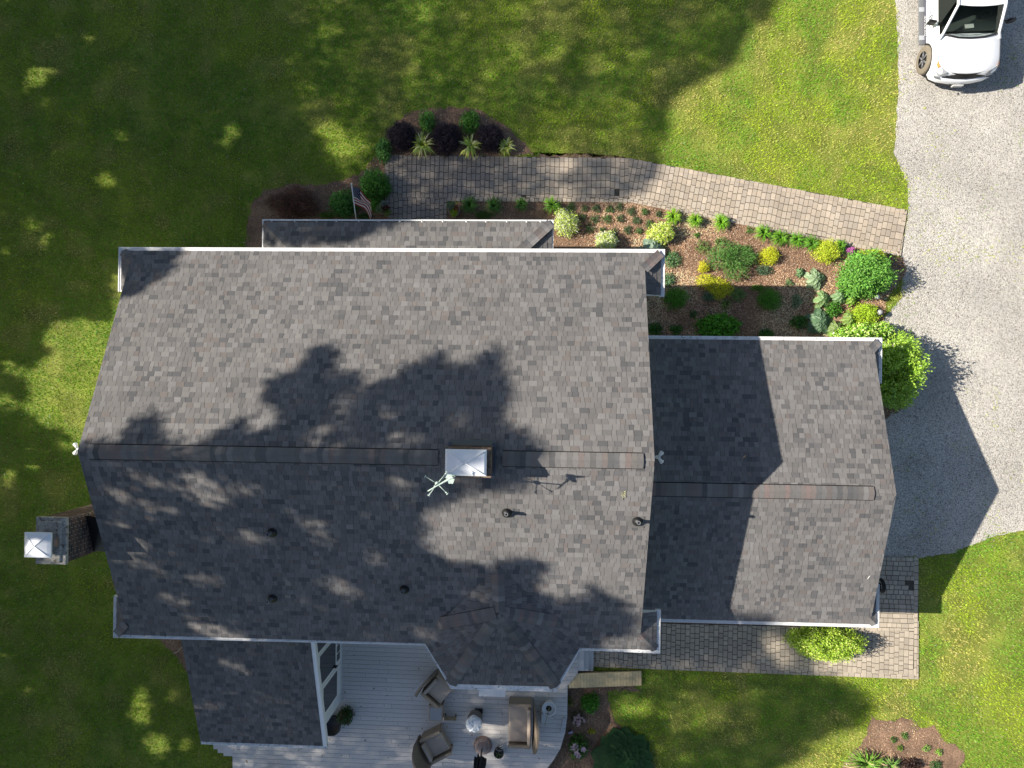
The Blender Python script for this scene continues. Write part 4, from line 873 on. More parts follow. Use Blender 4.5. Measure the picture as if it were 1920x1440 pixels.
planter(850, 392, 'potted lime and rust flower arrangement right of the front steps', [(-.08, .14, .17, (.16, .24, .14), 'silver_leaves'), (.06, .06, .12, (.30, .13, .04), 'rust_leaves'), (.0, -.12, .14, (.32, .46, .02), 'lime_leaves')])
# daylilies along the front walk
DL = 'daylily clumps along the front walk'
for i, (x, y, r_, c_) in enumerate(((880, 386, 20, GREEN), (926, 387, 19, GREEN), (978, 384, 14, GREEN), (1035, 386, 17, (.10, .22, .02)), (1261, 408, 18, (.16, .30, .02)), (1303, 414, 15, (.14, .28, .02)), (1351, 417, 18, (.14, .29, .02)), (1430, 437, 17, (.11, .25, .02)), (1461, 446, 18, (.10, .23, .018)), (1492, 450, 16, (.10, .24, .02)), (1520, 458, 18, (.09, .21, .02)), (1573, 462, 14, (.09, .22, .02)))):
    words = ['first', 'second', 'third', 'fourth', 'fifth', 'sixth', 'seventh', 'eighth', 'ninth', 'tenth', 'eleventh', 'twelfth']
    clump('daylily', x, y, r_, .38, c_, 'green daylily clump edging the front walk, ' + words[i] + ' from the left', group=DL, n=170, wid=.010)
shrub('ground_plant', 905, 403, 18, .22, (.05, .12, .015), .05, 'low dark green mound at the pent roof edge near the right planter', 'plant', dens=1000, ry_px=9)
VG = 'bright variegated shrubs in the front bed'
shrub('variegated_shrub', 1062, 416, 23, .6, (.34, .44, .08), .06, 'yellow green variegated shrub at the right end of the pent roof', group=VG, dens=1500, alt=(.72, .76, .38), pa=.4, lobes=[(0, -.1, .9, 1.), (-.35, .6, .5, .7)])
shrub('variegated_shrub', 1138, 451, 20, .55, (.36, .46, .10), .06, 'variegated shrub touching the main front gutter', group=VG, dens=1500, alt=(.75, .78, .42), pa=.45, ry_px=18)
shrub('variegated_shrub', 1242, 436, 24, .6, (.36, .48, .06), .06, 'largest variegated shrub, just right of the rows of small plants', group=VG, dens=1500, alt=(.68, .75, .25), pa=.4, ry_px=21)
hosta(1222, 468, 26, .45, (.27, .37, .27), 'large leaved grey blue hosta peeking past the front right gutter corner', n=18, wid=.5)
rows = [[(1070, 388, 10), (1097, 390, 8), (1118, 391, 9), (1143, 392, 9), (1162, 389, 9), (1184, 396, 10), (1209, 397, 8), (1235, 401, 8)], [(1092, 407, 9), (1115, 410, 10), (1139, 410, 10), (1163, 410, 9), (1193, 413, 9), (1219, 421, 10)], [(1106, 428, 10), (1130, 431, 7), (1151, 434, 8), (1177, 431, 10), (1198, 433, 8)]]
for ri, (rw, nm) in enumerate(zip(rows, ('row nearest the walk', 'middle row', 'row nearest the house'))):
    for i, (x, y, r_) in enumerate(rw):
        shrub('small_perennial', x, y, r_, .16, (.065, .115, .045) if (i + ri) % 3 else (.075, .15, .04), .035, 'small dark green perennial, ' + words[i] + ' from the left in the ' + nm, 'plant', 'small perennials in rows in the front bed', dens=1500, hollow=.2)
shrub('small_perennial', 1307, 441, 6, .12, (.09, .2, .03), .04, 'tiny single green sprout alone on the mulch below the daylilies', 'plant', dens=1500)
shrub('garden_plant', 1262, 487, 17, .2, (.10, .21, .08), .07, 'spreading grey green plant right of the large leaved hosta', 'plant', dens=700, aspect=.3)
shrub('garden_plant', 1253, 524, 14, .2, (.10, .20, .09), .06, 'grey green plant beside the end of the front gutter return', 'plant', dens=800, aspect=.35)
shrub('bushy_perennial', 1370, 487, 44, .65, (.085, .19, .04), .085, 'largest dark green willow leaved perennial in the middle of the bed', 'plant', dens=620, aspect=.22, ry_px=33, lobes=[(-.3, .1, .6, 1.), (.35, .2, .6, .95), (.25, -.5, .55, .9), (-.1, .5, .5, .8), (.75, .1, .35, .7)])
shrub('garden_plant', 1352, 453, 14, .2, (.13, .22, .05), .05, 'wispy pale plant above the big willow leaved perennial', 'plant', dens=350, ry_px=9)
SPG = 'golden shrubs in the front bed'
shrub('gold_shrub', 1319, 501, 10, .3, YEL, .04, 'smallest bright yellow shrub, a tuft left of the willow leaved perennial', group=SPG, dens=1900)
shrub('gold_shrub', 1343, 535, 32, .35, YEL, .04, 'widest bright golden yellow shrub spreading below the willow leaved perennial', group=SPG, dens=1700, ry_px=24, lobes=[(-.55, .35, .5, 1.), (0, 0, .6, 1.), (.45, -.25, .5, .9), (.15, -.6, .4, .8)], alt=(.35, .42, .03), pa=.25)
shrub('gold_shrub', 1443, 480, 19, .4, YEL, .04, 'round golden yellow shrub right of the willow leaved perennial', group=SPG, dens=1900, alt=(.4, .5, .03), pa=.3, ry_px=16)
shrub('garden_plant', 1330, 556, 14, .15, (.13, .22, .13), .045, 'silvery low plant at the lower left of the widest gold shrub', 'plant', dens=1000, ry_px=10)
shrub('garden_plant', 1384, 551, 15, .2, (.17, .27, .08), .045, 'pale green low plant at the lower right of the widest gold shrub', 'plant', dens=1000, ry_px=13)
shrub('garden_plant', 1432, 507, 17, .2, (.08, .15, .08), .045, 'blue green low plant just below the round gold shrub', 'plant', dens=900, ry_px=10)
shrub('garden_plant', 1420, 540, 13, .15, (.13, .26, .03), .045, 'low light green tuft touching the green mound', 'plant', dens=900, ry_px=7)
for x, y, w in ((1268, 558, 'next to the front gutter return'), (1442, 561, 'in the middle of the shadow edge')):
    shrub('green_mound', x, y, 23, .45, (.07, .21, .018), .055, 'rounded bright green mound ' + w, 'plant', 'round green mounds in the front bed', dens=1500, aspect=.25, ry_px=21)
shrub('columbine', 1348, 610, 40, .45, (.08, .24, .02), .09, 'wide bright green leafy plant against the front garage gutter', 'plant', dens=620, aspect=.75, ry_px=22)
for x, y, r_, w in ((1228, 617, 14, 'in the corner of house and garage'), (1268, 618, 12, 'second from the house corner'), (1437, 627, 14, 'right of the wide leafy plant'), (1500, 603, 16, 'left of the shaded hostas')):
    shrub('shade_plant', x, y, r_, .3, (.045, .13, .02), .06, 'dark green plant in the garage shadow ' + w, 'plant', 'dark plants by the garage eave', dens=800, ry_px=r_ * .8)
HG = 'hostas in the front bed'
hosta(1527, 523, 21, .3, (.33, .45, .25), 'pale grey green hosta rosette alone on sunlit mulch', group=HG, n=24)
hosta(1500, 511, 10, .2, (.17, .30, .13), 'small hosta left of the pale rosette', group=HG, n=16)
hosta(1540, 562, 18, .3, (.26, .40, .16), 'pale edged hosta half in the shadow', group=HG, n=22)
hosta(1573, 556, 16, .3, (.22, .36, .16), 'hosta just right of the half shaded one', group=HG, n=22)
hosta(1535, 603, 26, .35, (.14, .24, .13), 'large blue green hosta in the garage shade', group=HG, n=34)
hosta(1565, 616, 18, .3, (.26, .36, .12), 'hosta with light centres at the garage gutter', group=HG, n=24)
hosta(1592, 598, 16, .3, (.24, .36, .08), 'yellow green hosta left of the glossy shrubs', group=HG, n=22)
hosta(1596, 565, 12, .28, (.22, .38, .05), 'small bright hosta between the mulch and the round shrub', group=HG, n=18)
shrub('shade_plant', 1563, 580, 16, .3, (.06, .18, .02), .06, 'small green plant between two hostas at the shadow edge', 'plant', dens=800)
shrub('garden_plant', 1494, 565, 11, .18, (.16, .25, .14), .05, 'silvery plant straddling the garage shadow edge', 'plant', dens=900, ry_px=14)
shrub('yellow_shrub', 1552, 470, 23, .5, (.34, .42, .03), .045, 'dense yellow green shrub between daylilies and pink flowers', dens=2000, ry_px=22, alt=(.5, .55, .06), pa=.3)
shrub('pink_flowers', 1591, 470, 12, .2, (.12, .22, .1), .04, 'small clump of pink flowers beside the paver walk', 'flowers', dens=1200, ry_px=9, flowers=((.62, .18, .50), 55, .035))
shrub('round_shrub', 1627, 513, 48, 1.1, (.12, .27, .045), .085, 'large round green shrub at the edge of the gravel drive', dens=1000, ry_px=42, aspect=.45, lobes=[(0, 0, .85, 1.), (-.3, -.3, .6, .9), (.35, -.1, .6, .9), (.0, .35, .6, .9)])
shrub('yellow_shrub', 1636, 482, 22, .7, (.36, .45, .04), .05, 'yellow topped shrub rising behind the large round shrub', dens=1800, ry_px=14)
shrub('yellow_shrub', 1624, 588, 23, .5, (.30, .42, .03), .05, 'bright yellow green shrub between the two stone posts', dens=1700, ry_px=20)
shrub('glossy_shrub', 1618, 622, 44, .8, (.18, .33, .035), .095, 'glossy pale green shrub along the front garage gutter', dens=700, ry_px=26, material=M_gloss, lobes=[(-.6, -.2, .5, .8), (0, 0, .6, 1.), (.65, .15, .5, .9)], alt=(.42, .55, .16), pa=.3)
shrub('rhododendron', 1690, 692, 41, 1.5, (.17, .28, .032), .10, 'tall glossy rhododendron at the front right garage corner', dens=620, ry_px=60, material=M_gloss, lobes=[(.1, .55, .62, .9), (.35, .1, .62, 1.), (.15, -.3, .6, .95), (-.35, .2, .5, .85), (.1, -.75, .5, .8), (-.45, -.7, .45, .7)], alt=(.26, .40, .05), pa=.4)
shrub('boxwood', 1551, 1212, 70, .9, (.26, .38, .035), .06, 'dense glossy boxwood hedge ball on the rear paver walk', dens=1700, ry_px=36, aspect=.6, lobes=[(-.52, .25, .48, 1., 1.1), (-.2, -.05, .55, 1., 1.2), (.2, -.1, .55, 1., 1.2), (.52, .2, .48, 1., 1.1), (-.2, .35, .55, 1.), (.25, .35, .5, 1.)], alt=(.46, .56, .14), pa=.3)
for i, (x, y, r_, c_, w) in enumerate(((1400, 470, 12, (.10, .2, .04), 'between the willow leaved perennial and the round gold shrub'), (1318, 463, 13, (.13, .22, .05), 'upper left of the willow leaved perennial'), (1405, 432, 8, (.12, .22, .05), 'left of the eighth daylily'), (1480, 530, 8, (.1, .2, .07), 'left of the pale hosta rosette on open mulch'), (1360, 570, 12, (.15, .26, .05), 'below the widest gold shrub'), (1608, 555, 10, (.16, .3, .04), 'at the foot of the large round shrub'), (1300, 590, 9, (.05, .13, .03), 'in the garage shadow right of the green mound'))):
    shrub('filler_plant', x, y, r_, .16, c_, .045, 'low loose green plant ' + w, 'plant', dens=700)
# bed by the deck
shrub('leafy_plant', 1107, 1321, 20, .45, (.07, .20, .02), .07, 'bright green leafy plant beside the deck near the ramp', 'plant', dens=900)
shrub('small_perennial', 1068, 1316, 8, .15, (.2, .24, .03), .04, 'tiny yellow green plant touching the deck edge', 'plant', dens=1000, ry_px=11)
shrub('small_perennial', 1109, 1372, 9, .15, (.45, .42, .03), .04, 'tiny bright yellow plant on the mulch by the pink blossoms', 'plant', dens=1200, ry_px=7)
shrub('pink_flowers', 1083, 1348, 17, .3, (.10, .12, .06), .05, 'pale pink blossoms below the bright green leafy plant', 'flowers', dens=350, ry_px=20, flowers=((.62, .42, .42), 26, .045))
shrub('peony', 1084, 1402, 20, .5, (.05, .12, .02), .09, 'green plant with large pale pink peony blooms by the curved deck edge', 'flowers', dens=420, ry_px=26, flowers=((.68, .48, .56), 9, .10))
shrub('small_perennial', 1069, 1373, 5, .2, (.06, .1, .05), .04, 'single pale violet bloom near the edge rail of the deck', 'flowers', dens=700, flowers=((.6, .5, .68), 4, .05))
hosta(1168, 1424, 56, .5, (.035, .10, .022), 'huge dark green hosta mound at the bottom edge of the lawn', n=90, wid=.55)
# bed at the lower right corner
clump('iris', 1622, 1428, 44, .5, (.13, .24, .035), 'spiky green iris clump in the lower right bed', n=120, wid=.018, alt=(.38, .34, .15), pa=.15, ry_px=26)
clump('iris', 1668, 1432, 20, .4, (.12, .22, .05), 'smaller iris fan right of the big clump', n=60, wid=.018, alt=(.4, .3, .18), pa=.25)
for x, y, r_, c_, w in ((1676, 1388, 7, GREEN, 'left sprout of the upper pair in the lower right bed'), (1697, 1380, 8, (.08, .18, .03), 'right sprout of the upper pair in the lower right bed'), (1688, 1403, 7, (.12, .22, .03), 'single sprout below the upper pair in the lower right bed'), (1738, 1404, 8, (.2, .35, .08), 'pale sprout left of the bright one in the lower right bed'), (1761, 1411, 8, (.2, .36, .05), 'brightest sprout near the right end of the lower right bed'), (1755, 1436, 14, (.05, .13, .03), 'green tuft at the bottom frame edge of the lower right bed')):
    shrub('small_perennial', x, y, r_, .14, c_, .04, 'small green ' + w if not w.startswith(('pale', 'bright', 'green')) else w, 'plant', 'sprouts in the lower right bed', dens=1100)
shrub('dark_perennial', 1712, 1434, 22, .3, (.035, .018, .016), .06, 'dark burgundy perennial at the bottom of the lower right bed', 'plant', dens=700, ry_px=12)
clump('weed', 262, 1362 - 145, 1, .05, GREEN, 'weed', n=3) if False else None

# stone posts by the drive, hose, pots
for px, py, w in ((1647, 556, 'below the large round shrub'), (1652, 585, 'right of the bright yellow green shrub')):
    p = G(px, py, .4); root = empty('path_light', (p[0], p[1], 0), 0, 'small round grey garden light ' + w, 'garden light', 'garden lights by the drive'); b = MB(); b.lathe((0, 0, .3), [(.075, 0), (.09, .04), (.05, .08), (.001, .09)], 16); b.build('cap', mat('light_grey_metal', (.42, .42, .42), .5), root)
    b = MB(); b.tube([(0, 0, 0), (0, 0, .31)], .025, 8); b.build('post', M_grey, root)
p = G(1648, 1094, .5); hose = empty('garden_hose', (p[0] - .12, p[1], 0), 0, 'black coiled hose on its holder beside the garage wall', 'hose'); b = MB()
for k in range(4): b.tube([(.05 * k * .5 + .22 * 0 + .02, math.cos(t) * (.18 + .012 * k), .75 + math.sin(t) * (.22 + .012 * k)) for t in [i * 2 * math.pi / 20 for i in range(21)]], .016, 6)
b.build('coil', M_black, hose); b = MB(); b.box((-.03, 0, .78), (.06, .22, .3)); b.build('holder', M_black, hose)
# white planter with stakes
p = G(1029, 1329, DZ + .35); wp = empty('white_pot', (p[0], p[1], DZ), 0, 'white round pot with stakes beside the loveseat', 'pot'); b = MB(); b.lathe((0, 0, 0), [(.15, 0), (.17, .05), (.21, .30), (.235, .36), (.235, .38), (.195, .38), (.19, .33)], 24); b.build('pot', M_white, wp); b = MB(); b.lathe((0, 0, 0), [(.19, .325), (.001, .335)], 16); b.build('soil', mat('soil_dark', (.03, .035, .02), .95, noise=[(40, .4, 1.8, 4)]), wp)
b = MB(); b.tube([(.02, .05, .35), (-.12, -.40, .62)], .011, 6, (.36, .31, .2)); b.tube([(-.28, -.17, .30), (-.02, -.16, .34), (.15, -.28, .30)], .010, 6, (.2, .16, .1)); b.tube([(-.28, .05, .30), (-.18, .08, .34)], .010, 6, (.12, .2, .1)); b.build('stake', M_pine, wp)
p = G(1023, 1338, DZ); b = MB(); tr = empty('watering_tray', (p[0], p[1], DZ), 0, 'low cream tray standing behind the white pot', 'tray'); b.box((-.03, -.03, .10), (.26, .46, .20)); b.build('tray_body', mat('cream_plastic', (.50, .48, .40), .6), tr, .02); b = MB(); b.box((-.03, -.03, .203), (.20, .38, .01)); b.build('tray_inside', M_siding, tr)
# plant stand with black pot
p = G(935, 1414, DZ + .3); ps = empty('black_pot', (p[0], p[1], DZ), 0, 'round black pot with trailing green stems near the umbrella', 'pot'); b = MB(); b.lathe((0, 0, 0), [(.10, 0), (.15, .1), (.165, .28), (.15, .30), (.14, .26), (.001, .26)], 20); b.build('pot', M_black, ps)
b = MB(); g = random.Random(3)
for k in range(9): a = g.uniform(0, 6.28); b.tube([(0, 0, .28), (math.cos(a) * .08, math.sin(a) * .08 - .02, .36), (math.cos(a) * .15, math.sin(a) * .15 - .05, .30)], [.008, .008, .003], 5, (.22, .28, .08))
b.build('stems', M_leaf, ps)
p = G(937, 1399, DZ + .3); gs = empty('wire_stand', (p[0], p[1], DZ), 0, 'small round wire plant stand with glass tubes behind the black pot', 'plant stand'); b = MB()
for z_ in (.05, .36): b.tube([(math.cos(t) * .13, math.sin(t) * .13, z_) for t in [i * 2 * math.pi / 16 for i in range(17)]], .006, 5)
for k in range(4): a = k * 1.57; b.tube([(math.cos(a) * .13, math.sin(a) * .13, 0), (math.cos(a) * .13, math.sin(a) * .13, .38)], .006, 5)
b.build('frame', M_lgrey, gs); b = MB()
for k in range(2): b = MB(); b.tube([(.0 + .05 * k, .02 - .05 * k, .40), (.13 + .03 * k, .12 - .06 * k, .48)], .010, 6); b.build('tube', M_white, gs)
# planter by the porch door
p = G(622, 1358, DZ + .2); bk = empty('black_kettle', (p[0], p[1], DZ), 0, 'wide black fire bowl tucked against the porch wall', 'bowl'); b = MB(); b.lathe((0, 0, 0), [(.14, 0), (.27, .10), (.33, .28), (.34, .32), (.30, .32), (.26, .2), (.001, .16)], 24); b.build('bowl', M_black, bk)
for k in range(3): a = k * 2.09; b = MB(); b.box((math.cos(a) * .16, math.sin(a) * .16, .03), (.04, .04, .09)); b.build('leg', M_black, bk)
shrub('potted_shrub', 646, 1345, 15, .5, (.03, .075, .018), .08, 'dark green potted shrub beside the black fire bowl', 'plant', dens=700, z0=DZ, ry_px=17, alt=(.12, .06, .03), pa=.15)
# dark handle at the bottom edge of the deck
p = G(496, 1444, DZ + .6); b = MB(); fc = empty('folding_chair', (p[0], p[1] - .3, DZ), 0, 'tip of a folded dark metal chair at the bottom frame edge of the deck', 'chair'); b.tube([(-.22, -.1, 0), (-.05, .27, .62), (.05, .27, .62), (.22, -.1, 0)], .018, 8); b.build('frame', M_black, fc); b = MB(); b.box((0, -.1, .35), (.36, .34, .03)); b.build('seat', M_navy, fc)

# flag
p = G(667, 411, 2.35); f0 = np.array([p[0], p[1] - .35, 2.1]); f1 = G(659, 345, 3.35); fg = empty('flag', tuple(f0), 0, 'American flag on a white slanted pole on the front porch', 'flag')
b = MB(); b.tube([f0, f1], .016, 8); b.lathe(tuple(f1), [(.001, -.03), (.03, 0), (.001, .03)], 10); wpart(b, 'flagpole', M_white, fg)
ax = Vector(f1 - f0); Lp = ax.length; ax.normalize(); b = MB(); bs_ = MB(); nu, nv = 36, 26; fly = Vector((1, -.05, -.35)).normalized(); hoist = .60; fl_len = .58
def fpt(u, v):                                     # u along fly 0..1, v from the top of the hoist 0..1
    o_ = Vector(f1) - ax * (.10 + v * hoist); w_ = .075 * math.sin(u * 7 + v * 4) * u + .05 * math.sin(u * 3 + v * 9) * u
    sag = Vector((0, -.30 * u * u, -.42 * u * u)); return o_ + fly * (u * fl_len * (1 - .25 * u)) + Vector((.2, .9, .5)) * w_ + sag
for i in range(nu):
    for j in range(nv):
        q = [fpt(i / nu, j / nv), fpt((i + 1) / nu, j / nv), fpt((i + 1) / nu, (j + 1) / nv), fpt(i / nu, (j + 1) / nv)]
        if i < nu * .4 and j < 14: c_ = (.010, .014, .06)
        else: c_ = (.30, .015, .03) if (j // 2) % 2 == 0 else (.62, .60, .60)
        b.add(q, [(0, 1, 2, 3)], c_, True)
cloth = wpart(b, 'flag_cloth', mat('flag_cloth', attr=True, rough=.8, trans=.25), fg)
b = MB()
for r_ in range(9):
    for c2 in range(6 if r_ % 2 == 0 else 5):
        uu = (c2 + (.5 if r_ % 2 == 0 else 1.)) / 6 * .40; vv = (r_ + .8) / 9.6 * 14 / 26; o_ = fpt(uu, vv); e1 = (fpt(uu + .01, vv) - o_).normalized(); e2 = (fpt(uu, vv + .01) - o_).normalized(); nn = e1.cross(e2); nn = nn if nn.z > 0 else -nn; o_ = o_ + nn * .004
        q = [o_ + (e1 * math.cos(t * .6283) + e2 * math.sin(t * .6283)) * (.013 if t % 2 == 0 else .006) for t in range(10)]; b.add(q, [tuple(range(10))], (.7, .7, .7))
wpart(b, 'stars', mat('flag_cloth'), cloth)

# twig at the porch corner
p = G(340, 1216, .0); b = MB(); b.tube([(-.25, -.16, .03), (-.08, -.08, .05), (.02, .05, .05), (.22, .14, .06)], [.012, .014, .012, .006], 6, (.4, .35, .25)); o = b.build('fallen_branch', M_pine); o.location = (p[0], p[1], .02); tag(o, 'thin pale fallen branch on bare soil beside the rear porch', 'branch')

# ================================================================ THE TRUCK
TX, TY = 13.08, 9.93                                # middle of the front bumper
trk = empty('pickup_truck', (TX, TY, 0), math.radians(.8), 'white pickup truck parked on the gravel, nose towards the lawn', 'truck')
def lerp(a, b, t): return a + (b - a) * t
# sections along the length: y, half width at sill, sill z, half width at belt, belt z, hood half width, hood edge z, centre z
secs = [(.02, .62, .50, .66, .80, .60, .92, .94), (.06, .78, .46, .83, .78, .76, .95, .98), (.16, .90, .44, .93, .84, .85, 1.0, 1.04), (.34, .96, .44, .99, .92, .90, 1.06, 1.11), (.7, 1.0, .46, 1.01, .98, .91, 1.10, 1.16), (1.2, 1.0, .46, 1.01, 1.0, .91, 1.12, 1.19), (1.62, 1.0, .46, 1.01, 1.02, .91, 1.14, 1.20), (2.0, 1.0, .46, 1.01, 1.03, .92, 1.15, 1.18), (3.0, 1.0, .46, 1.01, 1.05, .95, 1.14, 1.15), (4.7, 1.0, .46, 1.01, 1.05, .95, 1.14, 1.15), (5.7, 1.0, .46, 1.01, 1.05, .95, 1.14, 1.15)]
b = MB(); q = []; prof_n = 11
for (y, ws, zs, wb, zb, wh, zh, zc) in secs:
    half = [(ws, zs), (wb, lerp(zs, zb, .4)), (wb, zb), (lerp(wb, wh, .55), lerp(zb, zh, .75)), (wh, zh), (wh * .5, lerp(zh, zc, .85))]
    for x, z in half: q.append((-x, y, z))
    q.append((0, y, zc))
    for x, z in half[::-1]: q.append((x, y, z))
m_ = 13; fs = []
for i in range(len(secs) - 1):
    for k in range(m_ - 1):
        if 1.6 < secs[i][0] < 4.6 and 4 <= k <= 7: continue
        fs.append((i * m_ + k, (i + 1) * m_ + k, (i + 1) * m_ + k + 1, i * m_ + k + 1))
fs.append(tuple(range(m_))); fs.append(tuple((len(secs) - 1) * m_ + k for k in range(m_ - 1, -1, -1)))
b.add(q, fs, smooth=True); body = b.build('body', M_paint, trk)
md = body.modifiers.new('edge', 'BEVEL'); md.width = .02; md.segments = 2; md.limit_method = 'ANGLE'; md.angle_limit = .7
# hood seam lines
for s_ in (-1, 1): b = MB(); b.tube([(s_ * .915, .45, 1.088), (s_ * .915, 1.0, 1.118), (s_ * .915, 1.55, 1.143)], .006, 5); b.build('hood_seam', M_grey, trk)
# cab: windscreen, roof, side windows
W0 = [(-.80, 1.61, 1.20), (-.4, 1.46, 1.215), (0, 1.42, 1.22), (.4, 1.46, 1.215), (.80, 1.61, 1.20)]
W1 = [(-.68, 2.42, 1.78), (-.34, 2.33, 1.82), (0, 2.30, 1.835), (.34, 2.33, 1.82), (.68, 2.42, 1.78)]
glass_m = bpy.data.materials.new('windscreen_glass'); glass_m.use_nodes = True; gb = glass_m.node_tree.nodes['Principled BSDF']; gb.inputs['Base Color'].default_value = (.75, .85, .8, 1); gb.inputs['Transmission Weight'].default_value = 1; gb.inputs['Roughness'].default_value = .02; gb.inputs['IOR'].default_value = 1.12
b = MB(); b.add(W0 + W1, [(i, i + 1, 6 + i, 5 + i) for i in range(4)], smooth=True); ws_ = b.build('windscreen', glass_m, trk)
b = MB(); b.tube([Vector(p_) + Vector((0, -.02, .0)) for p_ in W0], .035, 6); b.build('wiper_cowl', M_black, trk)
for x1_ in (.62, -.65): b = MB(); b.tube([(-.03, 1.50, 1.25), (x1_, 1.58, 1.26)], .010, 5); b.build('wiper', M_black, trk)
b = MB()                                            # roof shell
R0 = [Vector(p_) + Vector((0, 0, .01)) for p_ in W1]; R1 = [(-.66, 4.6, 1.80), (-.33, 4.6, 1.85), (0, 4.6, 1.87), (.33, 4.6, 1.85), (.66, 4.6, 1.80)]; R2 = [(-.68, 3.6, 1.84), (-.34, 3.6, 1.89), (0, 3.6, 1.91), (.34, 3.6, 1.89), (.68, 3.6, 1.84)]
b.add(R0 + R2 + R1, [(i, i + 1, 6 + i, 5 + i) for i in range(4)] + [(5 + i, 6 + i, 11 + i, 10 + i) for i in range(4)], smooth=True); b.build('roof', M_paint, trk)
for s_ in (-1, 1): b = MB(); b.tube([(s_ * .92, 1.40, 1.13), (s_ * .84, 1.62, 1.22), (s_ * .70, 2.42, 1.79), (s_ * .70, 3.6, 1.84), (s_ * .69, 4.6, 1.80), (s_ * .88, 4.8, 1.15)], .045, 8); b.build('pillar', M_paint, trk)
for s_ in (-1, 1): b = MB(); b.add([(s_ * .955, 1.98, 1.145), (s_ * .955, 4.7, 1.145), (s_ * .72, 4.6, 1.79), (s_ * .72, 2.66, 1.78)], [(0, 1, 2, 3)]); b.build('side_window', M_glass, trk)
b = MB(); b.box((0, 2.15, 1.02), (1.6, .7, .12)); b.box((0, 3.6, 1.0), (1.7, 2.2, .05)); b.build('dashboard', mat('dash', (.02, .028, .024), .6), trk)
for s_ in (-1, 1): b = MB(); b.box((s_ * .38, 3.0, 1.2), (.5, .16, .75)); b.box((s_ * .38, 2.97, 1.62), (.26, .1, .18)); b.build('front_seat', mat('seat_dark', (.03, .035, .033), .8), trk, .04)
b = MB(); b.tube([(.38 + math.cos(t) * .18, 2.42 + math.sin(t) * .08, 1.22 + math.sin(t) * .16) for t in [i * 2 * math.pi / 16 for i in range(17)]], .016, 6); b.build('steering_wheel', M_black, trk)
b = MB(); b.box((.0, 2.02, 1.09), (.26, .17, .012), .1); b.build('paper', mat('paper', (.8, .78, .68), .8), trk)
b = MB(); b.box((.02, 2.52, 1.72), (.14, .05, .07)); b.build('rear_view_mirror', M_white, trk)
# grille, bumper, lamps, plate
b = MB(); b.add([(-.62, .13, 1.0), (-.3, .045, .985), (0, .015, .98), (.3, .045, .985), (.62, .13, 1.0), (.66, -.0, .80), (.3, -.07, .78), (0, -.09, .78), (-.3, -.07, .78), (-.66, -.0, .80)], [(0, 1, 8, 9), (1, 2, 7, 8), (2, 3, 6, 7), (3, 4, 5, 6)]); 
for k in range(3): b.tube([(-.6, .09 - k * .035, .965 - k * .06), (0, -.02 - k * .03, .945 - k * .06), (.6, .09 - k * .035, .965 - k * .06)], .012, 5)
b.build('grille', M_black, trk)
b = MB(); BP = [(-1.0, .36), (-.93, .10), (-.72, -.04), (-.36, -.13), (0, -.16), (.36, -.13), (.72, -.04), (.93, .10), (1.0, .36)]; q = []
for x, y in BP: q += [(x, y, .50), (x, y - .01, .68), (x * .97, y + .05, .745), (x * .9, y + .17, .75)]
b.add(q, [(4 * i + k, 4 * i + 4 + k, 4 * i + 5 + k, 4 * i + 1 + k) for i in range(8) for k in range(3)], smooth=True); b.build('bumper', M_paint, trk)
b = MB(); b.add([(x * .96, y + .03, z) for x, y in BP for z in (.50, .34)], [(2 * i, 2 * i + 1, 2 * i + 3, 2 * i + 2) for i in range(8)]); b.build('air_dam', M_black, trk)
for s_ in (-1, 1):
    b = MB(); b.add([(s_ * .60, .03, .86), (s_ * .62, .12, 1.01), (s_ * .88, .34, 1.055), (s_ * .955, .50, 1.03), (s_ * .93, .22, .90), (s_ * .80, .06, .84)], [(0, 1, 2, 3, 4, 5)]); hl = b.build('headlight', mat('lamp_glass', (.30, .31, .33), .15), trk)
    for v_ in hl.data.vertices: v_.co.y -= .05; v_.co.z += .03
    b = MB(); b.add([(s_ * .86, .30, 1.085), (s_ * .93, .52, 1.095), (s_ * .955, .42, 1.05), (s_ * .92, .25, 1.04)], [(0, 1, 2, 3)]); b.build('marker_lamp', mat('amber', (.75, .22, .02), .3), trk)
    b = MB(); b.box((s_ * .80, .02, .755), (.2, .07, .012), s_ * .4); b.build('fog_lamp_bezel', M_grey, trk)
b = MB(); b.box((0, -.20, .46), (.32, .05, .14)); b.build('licence_plate', mat('plate', (.6, .6, .58), .5), trk)
b = MB(); b.tube([(-.2, -.20, .38), (-.2, -.30, .36), (-.13, -.30, .36)], .015, 6); b.build('tow_hook', M_black, trk)
